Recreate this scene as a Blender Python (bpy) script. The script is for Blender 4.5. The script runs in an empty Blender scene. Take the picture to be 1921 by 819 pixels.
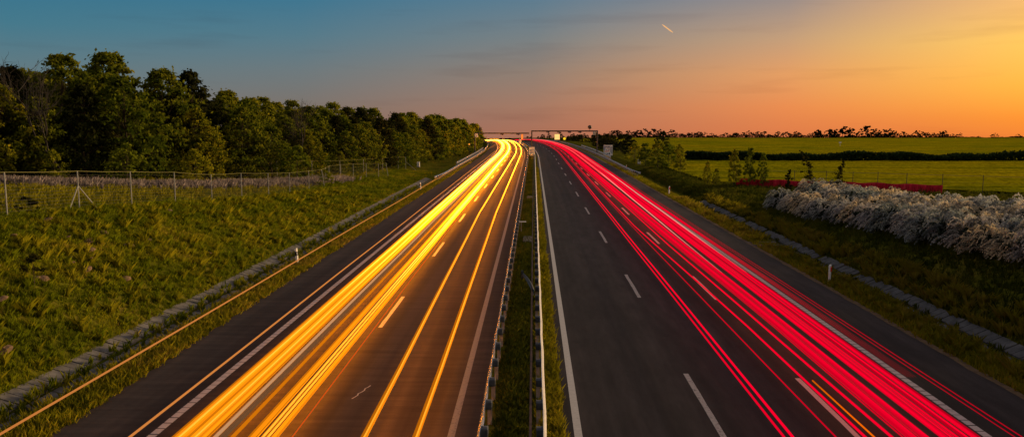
import bpy, math, random
import numpy as np
random.seed(7)
rng = np.random.default_rng(11)
scene = bpy.context.scene
COL = scene.collection
PI = math.pi

# ------------------------------------------------------------------ helpers
def lin(c):
    out = []
    for v in c:
        v = v / 255.0
        out.append(v / 12.92 if v <= 0.04045 else ((v + 0.055) / 1.055) ** 2.4)
    return out

def tag(o, label=None, cat=None, group=None, kind=None):
    if label: o['label'] = label
    if cat: o['category'] = cat
    if group: o['group'] = group
    if kind: o['kind'] = kind
    return o

def empty(name, loc=(0, 0, 0), rz=0.0, label=None, cat=None, group=None):
    o = bpy.data.objects.new(name, None)
    o.empty_display_size = 0.2
    COL.objects.link(o)
    o.location = loc
    o.rotation_euler = (0, 0, rz)
    return tag(o, label, cat, group)

class MB:
    """collects vertices and faces of one mesh object"""
    def __init__(self):
        self.v = []; self.f = []; self.m = []; self.cur = 0
    def face(self, idx):
        self.f.append(tuple(idx)); self.m.append(self.cur)
    def quad(self, a, b, c, d):
        n = len(self.v); self.v += [tuple(a), tuple(b), tuple(c), tuple(d)]
        self.face((n, n + 1, n + 2, n + 3))
    def box(self, c, s, rz=0.0, tilt=None, bev=0.0):
        hx, hy, hz = s[0] / 2, s[1] / 2, s[2] / 2
        n = len(self.v); ca, sa = math.cos(rz), math.sin(rz)
        if bev <= 0:
            pts = [(x, y, z) for z in (-hz, hz) for (x, y) in ((-hx, -hy), (hx, -hy), (hx, hy), (-hx, hy))]
            fs = [(3, 2, 1, 0), (4, 5, 6, 7), (0, 1, 5, 4), (1, 2, 6, 5), (2, 3, 7, 6), (3, 0, 4, 7)]
        else:
            b = min(bev, hx * .45, hy * .45, hz * .45)
            pts = []
            for (z, k) in ((-hz, b), (-hz + b, 0), (hz - b, 0), (hz, b)):
                x, y = hx - k, hy - k
                pts += [(-x, -y + (b if k == 0 else 0), z), (-x + (b if k == 0 else 0), -y, z), (x - (b if k == 0 else 0), -y, z), (x, -y + (b if k == 0 else 0), z),
                        (x, y - (b if k == 0 else 0), z), (x - (b if k == 0 else 0), y, z), (-x + (b if k == 0 else 0), y, z), (-x, y - (b if k == 0 else 0), z)]
            fs = [tuple(range(7, -1, -1)), tuple(range(24, 32))]
            for r in range(3):
                for k in range(8):
                    fs.append((r * 8 + k, r * 8 + (k + 1) % 8, (r + 1) * 8 + (k + 1) % 8, (r + 1) * 8 + k))
        for (x, y, z) in pts:
            self.v.append((c[0] + x * ca - y * sa, c[1] + x * sa + y * ca, c[2] + z))
        for f in fs: self.face([n + i for i in f])
    def tube(self, pts, rad, k=6, caps=True):
        pts = [np.array(p, float) for p in pts]
        if not hasattr(rad, '__len__'): rad = [rad] * len(pts)
        n = len(self.v)
        for i, p in enumerate(pts):
            t = pts[min(i + 1, len(pts) - 1)] - pts[max(i - 1, 0)]
            t = t / (np.linalg.norm(t) + 1e-9)
            a = np.array((0, 0, 1.0)) if abs(t[2]) < .9 else np.array((1.0, 0, 0))
            u = np.cross(t, a); u /= np.linalg.norm(u); w = np.cross(u, t)
            for j in range(k):
                q = p + (u * math.cos(2 * PI * j / k) + w * math.sin(2 * PI * j / k)) * rad[i]
                self.v.append(tuple(q))
        for i in range(len(pts) - 1):
            for j in range(k):
                a = n + i * k + j; b = n + i * k + (j + 1) % k
                self.face((a, b, b + k, a + k))
        if caps:
            self.face([n + j for j in range(k)][::-1])
            self.face([n + (len(pts) - 1) * k + j for j in range(k)])
    def sweep(self, frames, prof, closed=False):
        """frames: list of functions mapping profile (a,b) -> world point"""
        n = len(self.v); k = len(prof)
        for fr in frames:
            for p in prof: self.v.append(tuple(fr(p)))
        for i in range(len(frames) - 1):
            for j in range(k if closed else k - 1):
                a = n + i * k + j; b = n + i * k + (j + 1) % k
                self.face((a, b, b + k, a + k))
        if closed:
            self.face([n + j for j in range(k)][::-1])
            self.face([n + (len(frames) - 1) * k + j for j in range(k)])
    def disc(self, c, r, n_, k=20, th=.05):
        n_ = np.array(n_, float); n_ /= np.linalg.norm(n_)
        self.tube([np.array(c) - n_ * th / 2, np.array(c) + n_ * th / 2], r, k)
    def build(self, name, mats, parent=None, smooth=False):
        me = bpy.data.meshes.new(name)
        me.from_pydata(self.v, [], self.f)
        if not isinstance(mats, (list, tuple)): mats = [mats]
        for m in mats: me.materials.append(m)
        if len(mats) > 1: me.polygons.foreach_set('material_index', self.m)
        if smooth: me.polygons.foreach_set('use_smooth', [True] * len(me.polygons))
        me.update()
        o = bpy.data.objects.new(name, me); COL.objects.link(o)
        if parent is not None: o.parent = parent
        return o

def np_mesh(name, V, F, mats, parent=None, attr=None, matidx=None, smooth=False):
    """V (n,3), F (m,k) constant size faces; attr = per-vertex float 'tint'"""
    me = bpy.data.meshes.new(name)
    V = np.asarray(V, np.float32); F = np.asarray(F, np.int32)
    m, k = F.shape
    me.vertices.add(len(V)); me.vertices.foreach_set('co', V.ravel())
    me.loops.add(m * k); me.loops.foreach_set('vertex_index', F.ravel())
    me.polygons.add(m)
    me.polygons.foreach_set('loop_start', np.arange(0, m * k, k, dtype=np.int32))
    me.polygons.foreach_set('loop_total', np.full(m, k, np.int32))
    if not isinstance(mats, (list, tuple)): mats = [mats]
    for q in mats: me.materials.append(q)
    if matidx is not None: me.polygons.foreach_set('material_index', np.asarray(matidx, np.int32))
    if smooth: me.polygons.foreach_set('use_smooth', np.ones(m, bool))
    if attr is not None:
        a = me.attributes.new('tint', 'FLOAT', 'POINT')
        a.data.foreach_set('value', np.asarray(attr, np.float32))
    me.update(calc_edges=True)
    o = bpy.data.objects.new(name, me); COL.objects.link(o)
    if parent is not None: o.parent = parent
    return o

def copy_tree(o, parent=None):
    c = o.copy(); COL.objects.link(c)
    if parent is not None: c.parent = parent
    for ch in list(o.children): copy_tree(ch, c)
    return c

# ------------------------------------------------------------------ materials
def nt(name):
    m = bpy.data.materials.new(name); m.use_nodes = True
    t = m.node_tree
    for n in list(t.nodes): t.nodes.remove(n)
    out = t.nodes.new('ShaderNodeOutputMaterial')
    return m, t, out

def noise(t, scale, detail=4, rough=.6, vec=None, stretch=None):
    n = t.nodes.new('ShaderNodeTexNoise')
    n.inputs['Scale'].default_value = scale; n.inputs['Detail'].default_value = detail
    n.inputs['Roughness'].default_value = rough
    if vec is None:
        tc = t.nodes.new('ShaderNodeNewGeometry'); vec = tc.outputs['Position']
    if stretch:
        mp = t.nodes.new('ShaderNodeMapping'); mp.inputs['Scale'].default_value = stretch
        t.links.new(vec, mp.inputs['Vector']); vec = mp.outputs['Vector']
    t.links.new(vec, n.inputs['Vector'])
    return n.outputs['Fac']

def ramp(t, fac, stops):
    r = t.nodes.new('ShaderNodeValToRGB')
    e = r.color_ramp.elements
    while len(e) < len(stops): e.new(.5)
    for i, (p, c) in enumerate(stops):
        e[i].position = p; e[i].color = (*c, 1)
    t.links.new(fac, r.inputs['Fac'])
    return r.outputs['Color']

def mixc(t, fac, a, b, mode='MIX'):
    m = t.nodes.new('ShaderNodeMix'); m.data_type = 'RGBA'; m.blend_type = mode
    for s, v in ((m.inputs[0], fac), (m.inputs[6], a), (m.inputs[7], b)):
        if hasattr(v, 'is_output'): t.links.new(v, s)
        elif isinstance(v, (int, float)): s.default_value = v
        else: s.default_value = (*v, 1)
    return m.outputs[2]

def princ(t, out, col, rough=.8, metal=0., bump=None, bstr=.3, bdist=.02, spec=.3):
    p = t.nodes.new('ShaderNodeBsdfPrincipled')
    if hasattr(col, 'is_output'): t.links.new(col, p.inputs['Base Color'])
    else: p.inputs['Base Color'].default_value = (*col, 1)
    if hasattr(rough, 'is_output'): t.links.new(rough, p.inputs['Roughness'])
    else: p.inputs['Roughness'].default_value = rough
    p.inputs['Metallic'].default_value = metal
    p.inputs['Specular IOR Level'].default_value = spec
    if bump is not None:
        b = t.nodes.new('ShaderNodeBump'); b.inputs['Strength'].default_value = bstr
        b.inputs['Distance'].default_value = bdist
        t.links.new(bump, b.inputs['Height']); t.links.new(b.outputs['Normal'], p.inputs['Normal'])
    t.links.new(p.outputs[0], out.inputs[0])
    return p

def m_plain(name, c, rough=.6, metal=0., var=.25, scale=6., spec=.3):
    m, t, out = nt(name)
    n = noise(t, scale)
    lo = [v * (1 - var) for v in c]; hi = [min(1, v * (1 + var)) for v in c]
    princ(t, out, ramp(t, n, [(.3, lo), (.7, hi)]), rough, metal, noise(t, scale * 9), .15, .01, spec)
    return m

def m_ground(name, stops, s1=.25, s2=3., bstr=.6, bdist=.15, stretch=None):
    m, t, out = nt(name)
    a = noise(t, s1, 5, .65, stretch=stretch); b = noise(t, s2, 6, .7)
    c1 = ramp(t, a, stops)
    c2 = mixc(t, 1.0, c1, ramp(t, b, [(.3, (.45, .45, .4)), (.7, (1.5, 1.5, 1.4))]), 'MULTIPLY')
    princ(t, out, c2, 1.0, 0, b, bstr, bdist, 0)
    return m

def m_field(name, stops, s1, s2, bstr, bdist, stretch):
    m, t, out = nt(name)
    a = noise(t, s1, 5, .65, stretch=stretch); b = noise(t, s2, 6, .7); big = noise(t, .018, 4, .6)
    c = ramp(t, a, stops)
    c = mixc(t, 1.0, c, ramp(t, b, [(.3, (.5, .5, .5)), (.7, (1.45, 1.45, 1.4))]), 'MULTIPLY')
    c = mixc(t, 1.0, c, ramp(t, big, [(.35, (.72, .85, .8)), (.65, (1.15, 1.05, 1))]), 'MULTIPLY')
    g = t.nodes.new('ShaderNodeNewGeometry'); w = t.nodes.new('ShaderNodeTexWave')
    w.wave_type = 'BANDS'; w.bands_direction = 'Y'; w.inputs['Scale'].default_value = .021; w.inputs['Distortion'].default_value = .35; w.inputs['Detail'].default_value = 2
    t.links.new(g.outputs['Position'], w.inputs['Vector'])
    c = mixc(t, 1.0, c, ramp(t, w.outputs['Fac'], [(0, (.62, .7, .7)), (.05, (.7, .78, .75)), (.1, (1, 1, 1))]), 'MULTIPLY')
    princ(t, out, c, 1.0, 0, b, bstr, bdist, 0)
    return m

def m_leaf(name, stops, transl=.35, objvar=True):
    """leaf colour varies by the per-vertex tint and per object"""
    m, t, out = nt(name)
    at = t.nodes.new('ShaderNodeAttribute'); at.attribute_name = 'tint'
    c = ramp(t, at.outputs['Fac'], stops)
    if objvar:
        oi = t.nodes.new('ShaderNodeObjectInfo')
        c = mixc(t, 1.0, c, ramp(t, oi.outputs['Random'], [(0, (.62, .72, .7)), (.5, (1, 1, 1)), (1, (1.35, 1.15, .8))]), 'MULTIPLY')
    d = t.nodes.new('ShaderNodeBsdfDiffuse'); tr = t.nodes.new('ShaderNodeBsdfTranslucent')
    t.links.new(c, d.inputs[0]); t.links.new(c, tr.inputs[0])
    mx = t.nodes.new('ShaderNodeMixShader'); mx.inputs[0].default_value = transl
    t.links.new(d.outputs[0], mx.inputs[1]); t.links.new(tr.outputs[0], mx.inputs[2])
    t.links.new(mx.outputs[0], out.inputs[0])
    return m

def m_asphalt(name, c, streak):
    m, t, out = nt(name)
    big = noise(t, .35, 5, .6, stretch=(1, .12, 1))
    fine = noise(t, 38, 3, .7)
    mid = noise(t, 1.6, 6, .7, stretch=streak)
    col = ramp(t, big, [(.3, [v * .75 for v in c]), (.7, [v * 1.2 for v in c])])
    col = mixc(t, 1.0, col, ramp(t, mid, [(.35, (.7, .7, .7)), (.65, (1.25, 1.25, 1.25))]), 'MULTIPLY')
    col = mixc(t, 1.0, col, ramp(t, fine, [(.3, (.7, .7, .7)), (.72, (1.35, 1.35, 1.35))]), 'MULTIPLY')
    trk = noise(t, 1.15, 3, .55, stretch=(1, .012, 1))
    col = mixc(t, 1.0, col, ramp(t, trk, [(.36, (.72, .72, .72)), (.64, (1.3, 1.28, 1.26))]), 'MULTIPLY')
    blot = noise(t, .8, 5, .7)
    col = mixc(t, 1.0, col, ramp(t, blot, [(.28, (.6, .6, .6)), (.40, (1, 1, 1))]), 'MULTIPLY')
    princ(t, out, col, .8, 0, fine, .35, .01, .16)
    return m

def m_paint(name, c, wear=.42):
    m, t, out = nt(name)
    n = noise(t, 9, 6, .75)
    col = ramp(t, n, [(wear - .1, (.08, .075, .075)), (wear, [v * .75 for v in c]), (.75, c)])
    princ(t, out, col, .6, 0, n, .1, .01, .3)
    return m

def m_emit(name, c, gain=1.0):
    """lamp light: colour times the streak's own strength ('tint')"""
    m, t, out = nt(name)
    at = t.nodes.new('ShaderNodeAttribute'); at.attribute_name = 'tint'
    mu = t.nodes.new('ShaderNodeMath'); mu.operation = 'MULTIPLY'; mu.inputs[1].default_value = gain
    t.links.new(at.outputs['Fac'], mu.inputs[0])
    e = t.nodes.new('ShaderNodeEmission'); e.inputs[0].default_value = (*c, 1)
    t.links.new(mu.outputs[0], e.inputs[1]); t.links.new(e.outputs[0], out.inputs[0])
    return m

def m_glow(name, c, s):
    m, t, out = nt(name)
    e = t.nodes.new('ShaderNodeEmission'); e.inputs[0].default_value = (*c, 1); e.inputs[1].default_value = s
    t.links.new(e.outputs[0], out.inputs[0]); return m

M = {}
M['soil'] = m_ground('grass_soil', [(.3, (.05, .055, .006)), (.5, (.09, .095, .009)), (.68, (.14, .11, .02))], .3, 2.5)
M['clod'] = m_plain('clod_earth', (.19, .12, .07), .95, 0, .3, 6)
M['dirt'] = m_plain('dirt', (.13, .085, .045), .95, 0, .4, 4)
M['asph_l'] = m_asphalt('worn_asphalt', (.046, .034, .030), (.12, 1.6, 1))
M['asph_r'] = m_asphalt('dark_asphalt', (.034, .028, .030), (1, .2, 1))
M['paint'] = m_paint('road_paint', (.62, .6, .6), .36)
M['paint_worn'] = m_paint('worn_road_paint', (.5, .48, .47), .47)
M['paint_old'] = m_paint('old_road_paint', (.30, .27, .25), .44)
M['conc'] = m_plain('concrete', (.16, .15, .145), .9, 0, .4, 2.2)
M['conc_grey'] = m_plain('grey_concrete', (.10, .10, .108), .9, 0, .4, 2.6)
M['conc_dark'] = m_plain('dark_concrete', (.09, .088, .09), .9, 0, .3, 5)
M['galv'] = m_plain('galvanised_steel', (.66, .63, .62), .2, .9, .12, 5)
M['galv_white'] = m_plain('pale_steel', (.62, .6, .6), .5, .35, .12, 5)
M['rust'] = m_plain('weathered_steel', (.11, .06, .045), .75, .2, .3, 5)
M['spacer'] = m_plain('dark_steel', (.07, .08, .1), .55, .4, .3, 8)
M['post'] = m_plain('steel_post', (.40, .36, .34), .6, .3, .25, 8)
M['gantry'] = m_plain('gantry_steel', (.10, .085, .08), .6, .3, .2, 4)
M['fpost'] = m_plain('fence_post_metal', (.26, .27, .27), .7, .2, .2, 8)
M['wire'] = m_plain('fence_wire', (.20, .19, .06), .6, .3, .2, 8)
M['wirethin'] = m_plain('fence_mesh_wire', (.16, .15, .12), .6, .3, .2, 8)
M['white'] = m_plain('white_plastic', (.86, .84, .82), .5, 0, .05, 8)
M['black'] = m_plain('black_plastic', (.02, .02, .02), .5, 0, .2, 8)
M['refl_w'] = m_plain('white_reflector', (.8, .8, .78), .2, 0, .05, 20)
M['refl_r'] = m_plain('red_reflector', (.75, .03, .02), .25, 0, .1, 20)
M['sign_w'] = m_plain('white_sign_face', (.93, .9, .87), .4, 0, .05, 4)
M['sign_b'] = m_plain('blue_sign_paint', (.02, .08, .25), .4, 0, .1, 4)
M['sign_r'] = m_plain('red_sign_paint', (.7, .04, .03), .4, 0, .1, 4)
M['sign_y'] = m_plain('cream_sign_face', (.85, .62, .3), .4, 0, .08, 4)
M['bark'] = m_plain('bark', (.06, .045, .03), .95, 0, .4, 7)
M['twig'] = m_plain('twig', (.035, .03, .028), .9, 0, .3, 7)
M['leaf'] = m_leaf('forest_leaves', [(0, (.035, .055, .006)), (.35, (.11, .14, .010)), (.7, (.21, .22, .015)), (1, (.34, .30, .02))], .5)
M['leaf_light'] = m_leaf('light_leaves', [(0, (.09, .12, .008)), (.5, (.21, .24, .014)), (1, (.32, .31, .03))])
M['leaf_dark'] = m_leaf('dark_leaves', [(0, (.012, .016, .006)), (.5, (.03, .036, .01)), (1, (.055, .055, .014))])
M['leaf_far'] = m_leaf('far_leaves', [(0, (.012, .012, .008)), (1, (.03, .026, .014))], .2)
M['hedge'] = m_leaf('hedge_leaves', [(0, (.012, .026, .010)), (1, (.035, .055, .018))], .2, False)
M['plume'] = m_leaf('shrub_plumes', [(0, (.09, .11, .12)), (.5, (.27, .28, .30)), (.85, (.57, .56, .60)), (1, (.68, .67, .62))], .3)
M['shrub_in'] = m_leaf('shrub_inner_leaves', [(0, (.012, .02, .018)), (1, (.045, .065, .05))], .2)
M['grass'] = m_leaf('grass_blades', [(0, (.075, .105, .004)), (.4, (.165, .20, .007)), (.75, (.28, .265, .010)), (1, (.38, .27, .05))], .35, False)
M['grass_r'] = m_leaf('shade_toned_grass', [(0, (.035, .05, .006)), (.5, (.08, .095, .009)), (1, (.16, .145, .02))], .3, False)  # darker copy of the grass, shade put into the blade colours
M['weed'] = m_leaf('verge_weeds', [(0, (.12, .13, .006)), (.5, (.30, .27, .012)), (1, (.36, .24, .05))], .35, False)
M['reed'] = m_leaf('dry_reeds', [(0, (.14, .115, .115)), (.6, (.29, .24, .24)), (1, (.42, .35, .33))], .3, False)
m_, t_, o_ = nt('red_netting')
c_ = ramp(t_, noise(t_, 2.2, 5, .8, stretch=(1, 1, .25)), [(.35, (.18, .006, .012)), (.6, (.68, .03, .06)), (.75, (.8, .12, .16))])
princ(t_, o_, c_, .9, 0, None, spec=.05)
M['netting'] = m_
M['field'] = m_field('yellow_green_crop', [(.32, (.17, .165, .004)), (.5, (.27, .24, .004)), (.7, (.36, .29, .005))], .12, 1.4, .8, .25, (.25, 1.2, 1))

# ------------------------------------------------------------------ road line: straight, then a left bend, then a crest
S0, RR = 190.0, 2000.0
def crest(s):
    if s <= 300: return 0.0
    if s <= 560: return -(s - 300) ** 2 / 11000.0
    return -(260 ** 2) / 11000.0 - (s - 560) * .0473
def heading(s): return max(0.0, s - S0) / RR
def P(X, s, z=0.0, abs_z=False):
    th = heading(s)
    if s <= S0: cx, cy = 0.0, s
    else: cx, cy = -RR * (1 - math.cos(th)), S0 + RR * math.sin(th)
    return (cx + X * math.cos(th), cy + X * math.sin(th), z if abs_z else crest(s) + z)
def interp(x, xs, ys): return float(np.interp(x, xs, ys))
def sstep(a, b, x):
    t = min(1, max(0, (x - a) / (b - a))); return t * t * (3 - 2 * t)
LT = ([-60, 10, 30, 42, 54, 66, 80, 94, 120, 160, 400], [5.2, 4.9, 4.4, 3.8, 3.0, 2.1, 1.35, .85, .4, .2, .2])
RT = ([-60, 10, 37, 50, 65, 78, 90, 110, 400], [3.4, 2.9, 2.0, 1.5, .75, .25, .05, 0, 0])
def field_z(y):
    return interp(y, [0, 240, 330, 520, 700, 1000, 1500], [0, -.1, -.9, -2.9, -4.9, -12, -40])
def bumps(X, s, a):
    return a * (math.sin(X * 1.7 + s * .31) * math.sin(s * .83 - X * .4) + .6 * math.sin(X * 3.1 - s * 1.3 + 1) * math.sin(s * 2.1 + X))
def G(X, s):
    """ground height (absolute) at road coordinates"""
    zr = crest(s)
    if -13.25 <= X <= 15.25: return zr - .06
    if X < -13.25:
        top = interp(s, *LT)
        if X > -14.9: h = interp(X, [-14.9, -13.25], [-.14, -.03])
        elif X > -16.7: h = interp(X, [-16.7, -16.2, -15.6, -15.1, -14.9], [-.18, -.32, -.56, -.3, -.14])
        elif X > -24.2:
            t = (-16.7 - X) / 7.5
            tt = t * (1.12 - .12 * t) if t < 1 else 1
            tt = t + .10 * math.sin(PI * t)
            h = -.18 + (top + .18) * min(1, tt) + bumps(X, s, .09) * math.sin(PI * min(1, t))
        else:
            h = top + min(2.4, .06 * (-24.2 - X)) + bumps(X * .5, s * .5, .06)
        return zr + h
    top = interp(s, *RT)
    if X < 17.2: h = interp(X, [15.25, 17.2], [-.03, -.2])
    elif X < 19.1: h = interp(X, [17.2, 17.4, 18.0, 18.6, 19.1], [-.2, -.35, -.62, -.35, -.2])
    elif X < 24:
        t = (X - 19.1) / 4.9
        h = -.2 + (top + .2) * (t + .08 * math.sin(PI * t)) + bumps(X, s, .08) * math.sin(PI * t)
    else: h = top + bumps(X * .5, s * .5, .05)
    if s > 88 and 16.8 < X < 20.5:
        h -= .5 * math.sin(PI * (X - 16.8) / 3.7) * sstep(86, 96, s)
    w = sstep(26, 60, X)
    y = P(X, s)[1]
    return (zr + h) * (1 - w) + (field_z(y) + top * max(0, 1 - (X - 24) / 120)) * w if w > 0 else zr + h
def onG(X, s, dz=0.0):
    p = P(X, s); return (p[0], p[1], G(X, s) + dz)

# ------------------------------------------------------------------ ground, roads, fields
xs = [-900, -600, -400, -280, -200, -150, -120, -100, -85, -72, -62, -54, -48, -43, -39, -36, -33.5, -31, -29, -27.5, -26] + \
     list(np.arange(-24.8, -16.9, .55)) + [-16.7, -16.2, -15.9, -15.6, -15.3, -15.1, -14.9, -14.0, -13.25, -13.2, -9, -5, -1.5, .8, 5, 10, 15.2, 15.25, 16.2, 17.2, 17.4, 17.7, 18, 18.3, 18.6, 19.1] + \
     list(np.arange(19.6, 24.3, .5)) + [25, 26, 28, 30, 33, 36, 40, 45, 50, 56, 64, 74, 86, 100, 120, 145, 175, 210, 260, 320, 400, 500, 650, 900]
ss = list(np.arange(-60, 14, 6)) + list(np.arange(14, 80, .8)) + list(np.arange(80, 130, 2)) + list(np.arange(130, 320, 6)) + list(np.arange(320, 720, 16)) + list(np.arange(720, 1300, 60))
V = [onG(x, s) for s in ss for x in xs]
nx = len(xs)
F = [(j * nx + i, j * nx + i + 1, (j + 1) * nx + i + 1, (j + 1) * nx + i) for j in range(len(ss) - 1) for i in range(nx - 1)]
ground = tag(np_mesh('ground', V, F, M['soil'], smooth=True), kind='structure')

def strip(X0, X1, s0, s1, z, step=4.0, name='strip', mat=None, parent=None, nxs=1, wob=0.0):
    n = max(1, int(round((s1 - s0) / step)))
    V = []; F = []
    for j in range(n + 1):
        s = s0 + (s1 - s0) * j / n
        for i in range(nxs + 1):
            x = X0 + (X1 - X0) * i / nxs
            if wob and i in (0, nxs): x += wob * (random.random() - .5)
            V.append(P(x, s, z))
    w = nxs + 1
    for j in range(n):
        for i in range(nxs): F.append((j * w + i, j * w + i + 1, (j + 1) * w + i + 1, (j + 1) * w + i))
    return np_mesh(name, V, F, mat, parent)

SE = 640.0
def road_mesh(name, X0, X1, mat):
    o = strip(X0, X1, -60, SE, 0.0, 1.5, name, mat, None, 8, .07)
    return tag(o, kind='structure')
road_l = road_mesh('left_carriageway', -13.2, -1.5, M['asph_l'])
road_r = road_mesh('right_carriageway', .8, 15.2, M['asph_r'])
median = tag(strip(-1.52, .82, -60, SE, -.012, 3, 'median_strip', M['soil'], None, 4, 0), kind='structure')
edge_dirt = tag(strip(15.12, 15.42, -60, 300, .006, .7, 'dirt_edge', M['dirt'], None, 1, .1), kind='structure')

def rib_line(name, X, w, s0, s1, parent, mat, pitch=.5, gap=.045):
    V = []; F = []
    s = s0
    while s < s1:
        L = pitch - (gap if s < 120 else 0)
        j = (random.random() - .5) * .03
        n = len(V)
        V += [P(X - w / 2 + j * .3, s + j, .004), P(X + w / 2 + j * .3, s + j, .004), P(X + w / 2, s + L, .004), P(X - w / 2, s + L, .004)]
        F.append((n, n + 1, n + 2, n + 3)); s += pitch if s < 120 else 3.0 if False else pitch
    return np_mesh(name, V, F, mat, parent)
rib_line('edge_line', -10.4, .24, 8, 500, road_l, M['paint'], .42)
rib_line('edge_line', 12.4, .24, 8, 500, road_r, M['paint'], .42)
strip(-2.33, -2.13, 0, 520, .004, 4, 'edge_line', M['paint_old'], road_l)
strip(1.14, 1.36, 0, 520, .004, 4, 'edge_line', M['paint'], road_r)
# dashes: first near dash centre on the right lanes at s 23.8, 6 m long every 18 m
for X, first, parent, mat in ((5.2, 23.8, road_r, M['paint_worn']), (8.85, 23.4, road_r, M['paint']), (-6.38, 35.7, road_l, M['paint_worn'])):
    for k in range(-1, 19):
        c = first + 18 * k
        strip(X - .085, X + .085, c - 3, c + 3, .004, 1.0, 'lane_dash', mat, parent, 1, .02)
# pale crack on the left carriageway
V = []; F = []
for k in range(9):
    s = 24.0 + k * .16; x = -5.62 + .04 * k + (random.random() - .5) * .09
    V += [P(x - .018, s, .004), P(x + .018, s, .004)]
for k in range(8): F.append((2 * k, 2 * k + 1, 2 * k + 3, 2 * k + 2))
np_mesh('road_crack', V, F, M['paint'], road_l)

def terrain_patch(name, poly_fn, s_list, n, dz, mat, rough=0.0):
    V = []; F = []
    for s in s_list:
        x0, x1 = poly_fn(s)
        for i in range(n + 1):
            t = (i / n) ** 1.6
            X = x0 + (x1 - x0) * t
            p = onG(X, s, dz + (rng.random() - .5) * rough)
            V.append(p)
    w = n + 1
    for j in range(len(s_list) - 1):
        for i in range(n): F.append((j * w + i, j * w + i + 1, (j + 1) * w + i + 1, (j + 1) * w + i))
    return tag(np_mesh(name, V, F, mat, smooth=False), kind='structure')
def nf(s): return (24.5 + max(0, (112 - s) * 2.1), 330)
near_field = terrain_patch('near_field', nf, list(np.arange(78, 178, .7)), 130, .28, M['field'], .22)
def ff(s): return (34 if s < 420 else 34 + (s - 420) * .2, 620)
far_field = terrain_patch('far_field', ff, list(np.arange(184, 300, 1.6)) + list(np.arange(300, 790, 5)), 120, .25, M['field'], .2)

# ------------------------------------------------------------------ drainage channels
def channel(name, rows, s0, s1, pitch, label):
    root = empty(name, P(rows[0][0], s0), 0, label, 'drainage channel')
    mb = MB()
    s = s0
    while s < s1:
        for (xa, xb, za, zb, prob) in rows:
            if random.random() > prob: continue
            j = (random.random() - .5)
            e = pitch - .035 - random.random() * .02
            x0, x1 = xa + j * .07, xb + j * .07
            dz = (random.random() - .5) * .03; tl = (random.random() - .5) * .03
            lo = -.1
            c = [(x0, s, za + dz), (x1, s, zb + dz + tl), (x1, s + e, zb + dz), (x0, s + e, za + dz + tl)]
            n = len(mb.v)
            for k in (lo, 0):
                for (X, q, z) in c:
                    p = P(X, q, z + k); mb.v.append((p[0] - root.location.x, p[1] - root.location.y, p[2]- root.location.z))
            for f in ((4, 5, 6, 7), (0, 1, 5, 4), (1, 2, 6, 5), (2, 3, 7, 6), (3, 0, 4, 7)): mb.face([n + i for i in f])
        s += pitch
    o = mb.build('slabs', M['conc'] if rows[0][0] < 0 else M['conc_grey'], root)
    return root
channel('drainage_channel', [(-16.85, -16.1, -.06, -.27, 1), (-15.95, -15.5, -.36, -.46, .88), (-15.4, -15.05, -.36, -.16, .8)], 6, 125, .5,
        'pale concrete slab drainage channel at the foot of the left bank')
channel('drainage_channel', [(17.35, 17.75, -.2, -.42, .85), (17.8, 18.3, -.46, -.44, 1), (18.4, 19.0, -.36, -.1, .95)], 6, 90, .55,
        'grey concrete slab drainage channel below the pale flowering shrubs')
root = empty('drain_chute', P(16.2, 56.5, -.03), 0, 'small concrete drain chute crossing the right verge', 'drain chute')
mb = MB(); mb.box((0, 0, -.03), (2.2, 1.3, .08), .1, bev=.02); mb.build('slab', M['conc'], root)
mb = MB(); mb.box((0, -.72, .03), (2.2, .1, .12), .1, bev=.02); mb.build('kerb', M['conc'], root)
mb = MB(); mb.box((0, .72, .03), (2.2, .1, .12), .1, bev=.02); mb.build('kerb', M['conc'], root)

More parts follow.
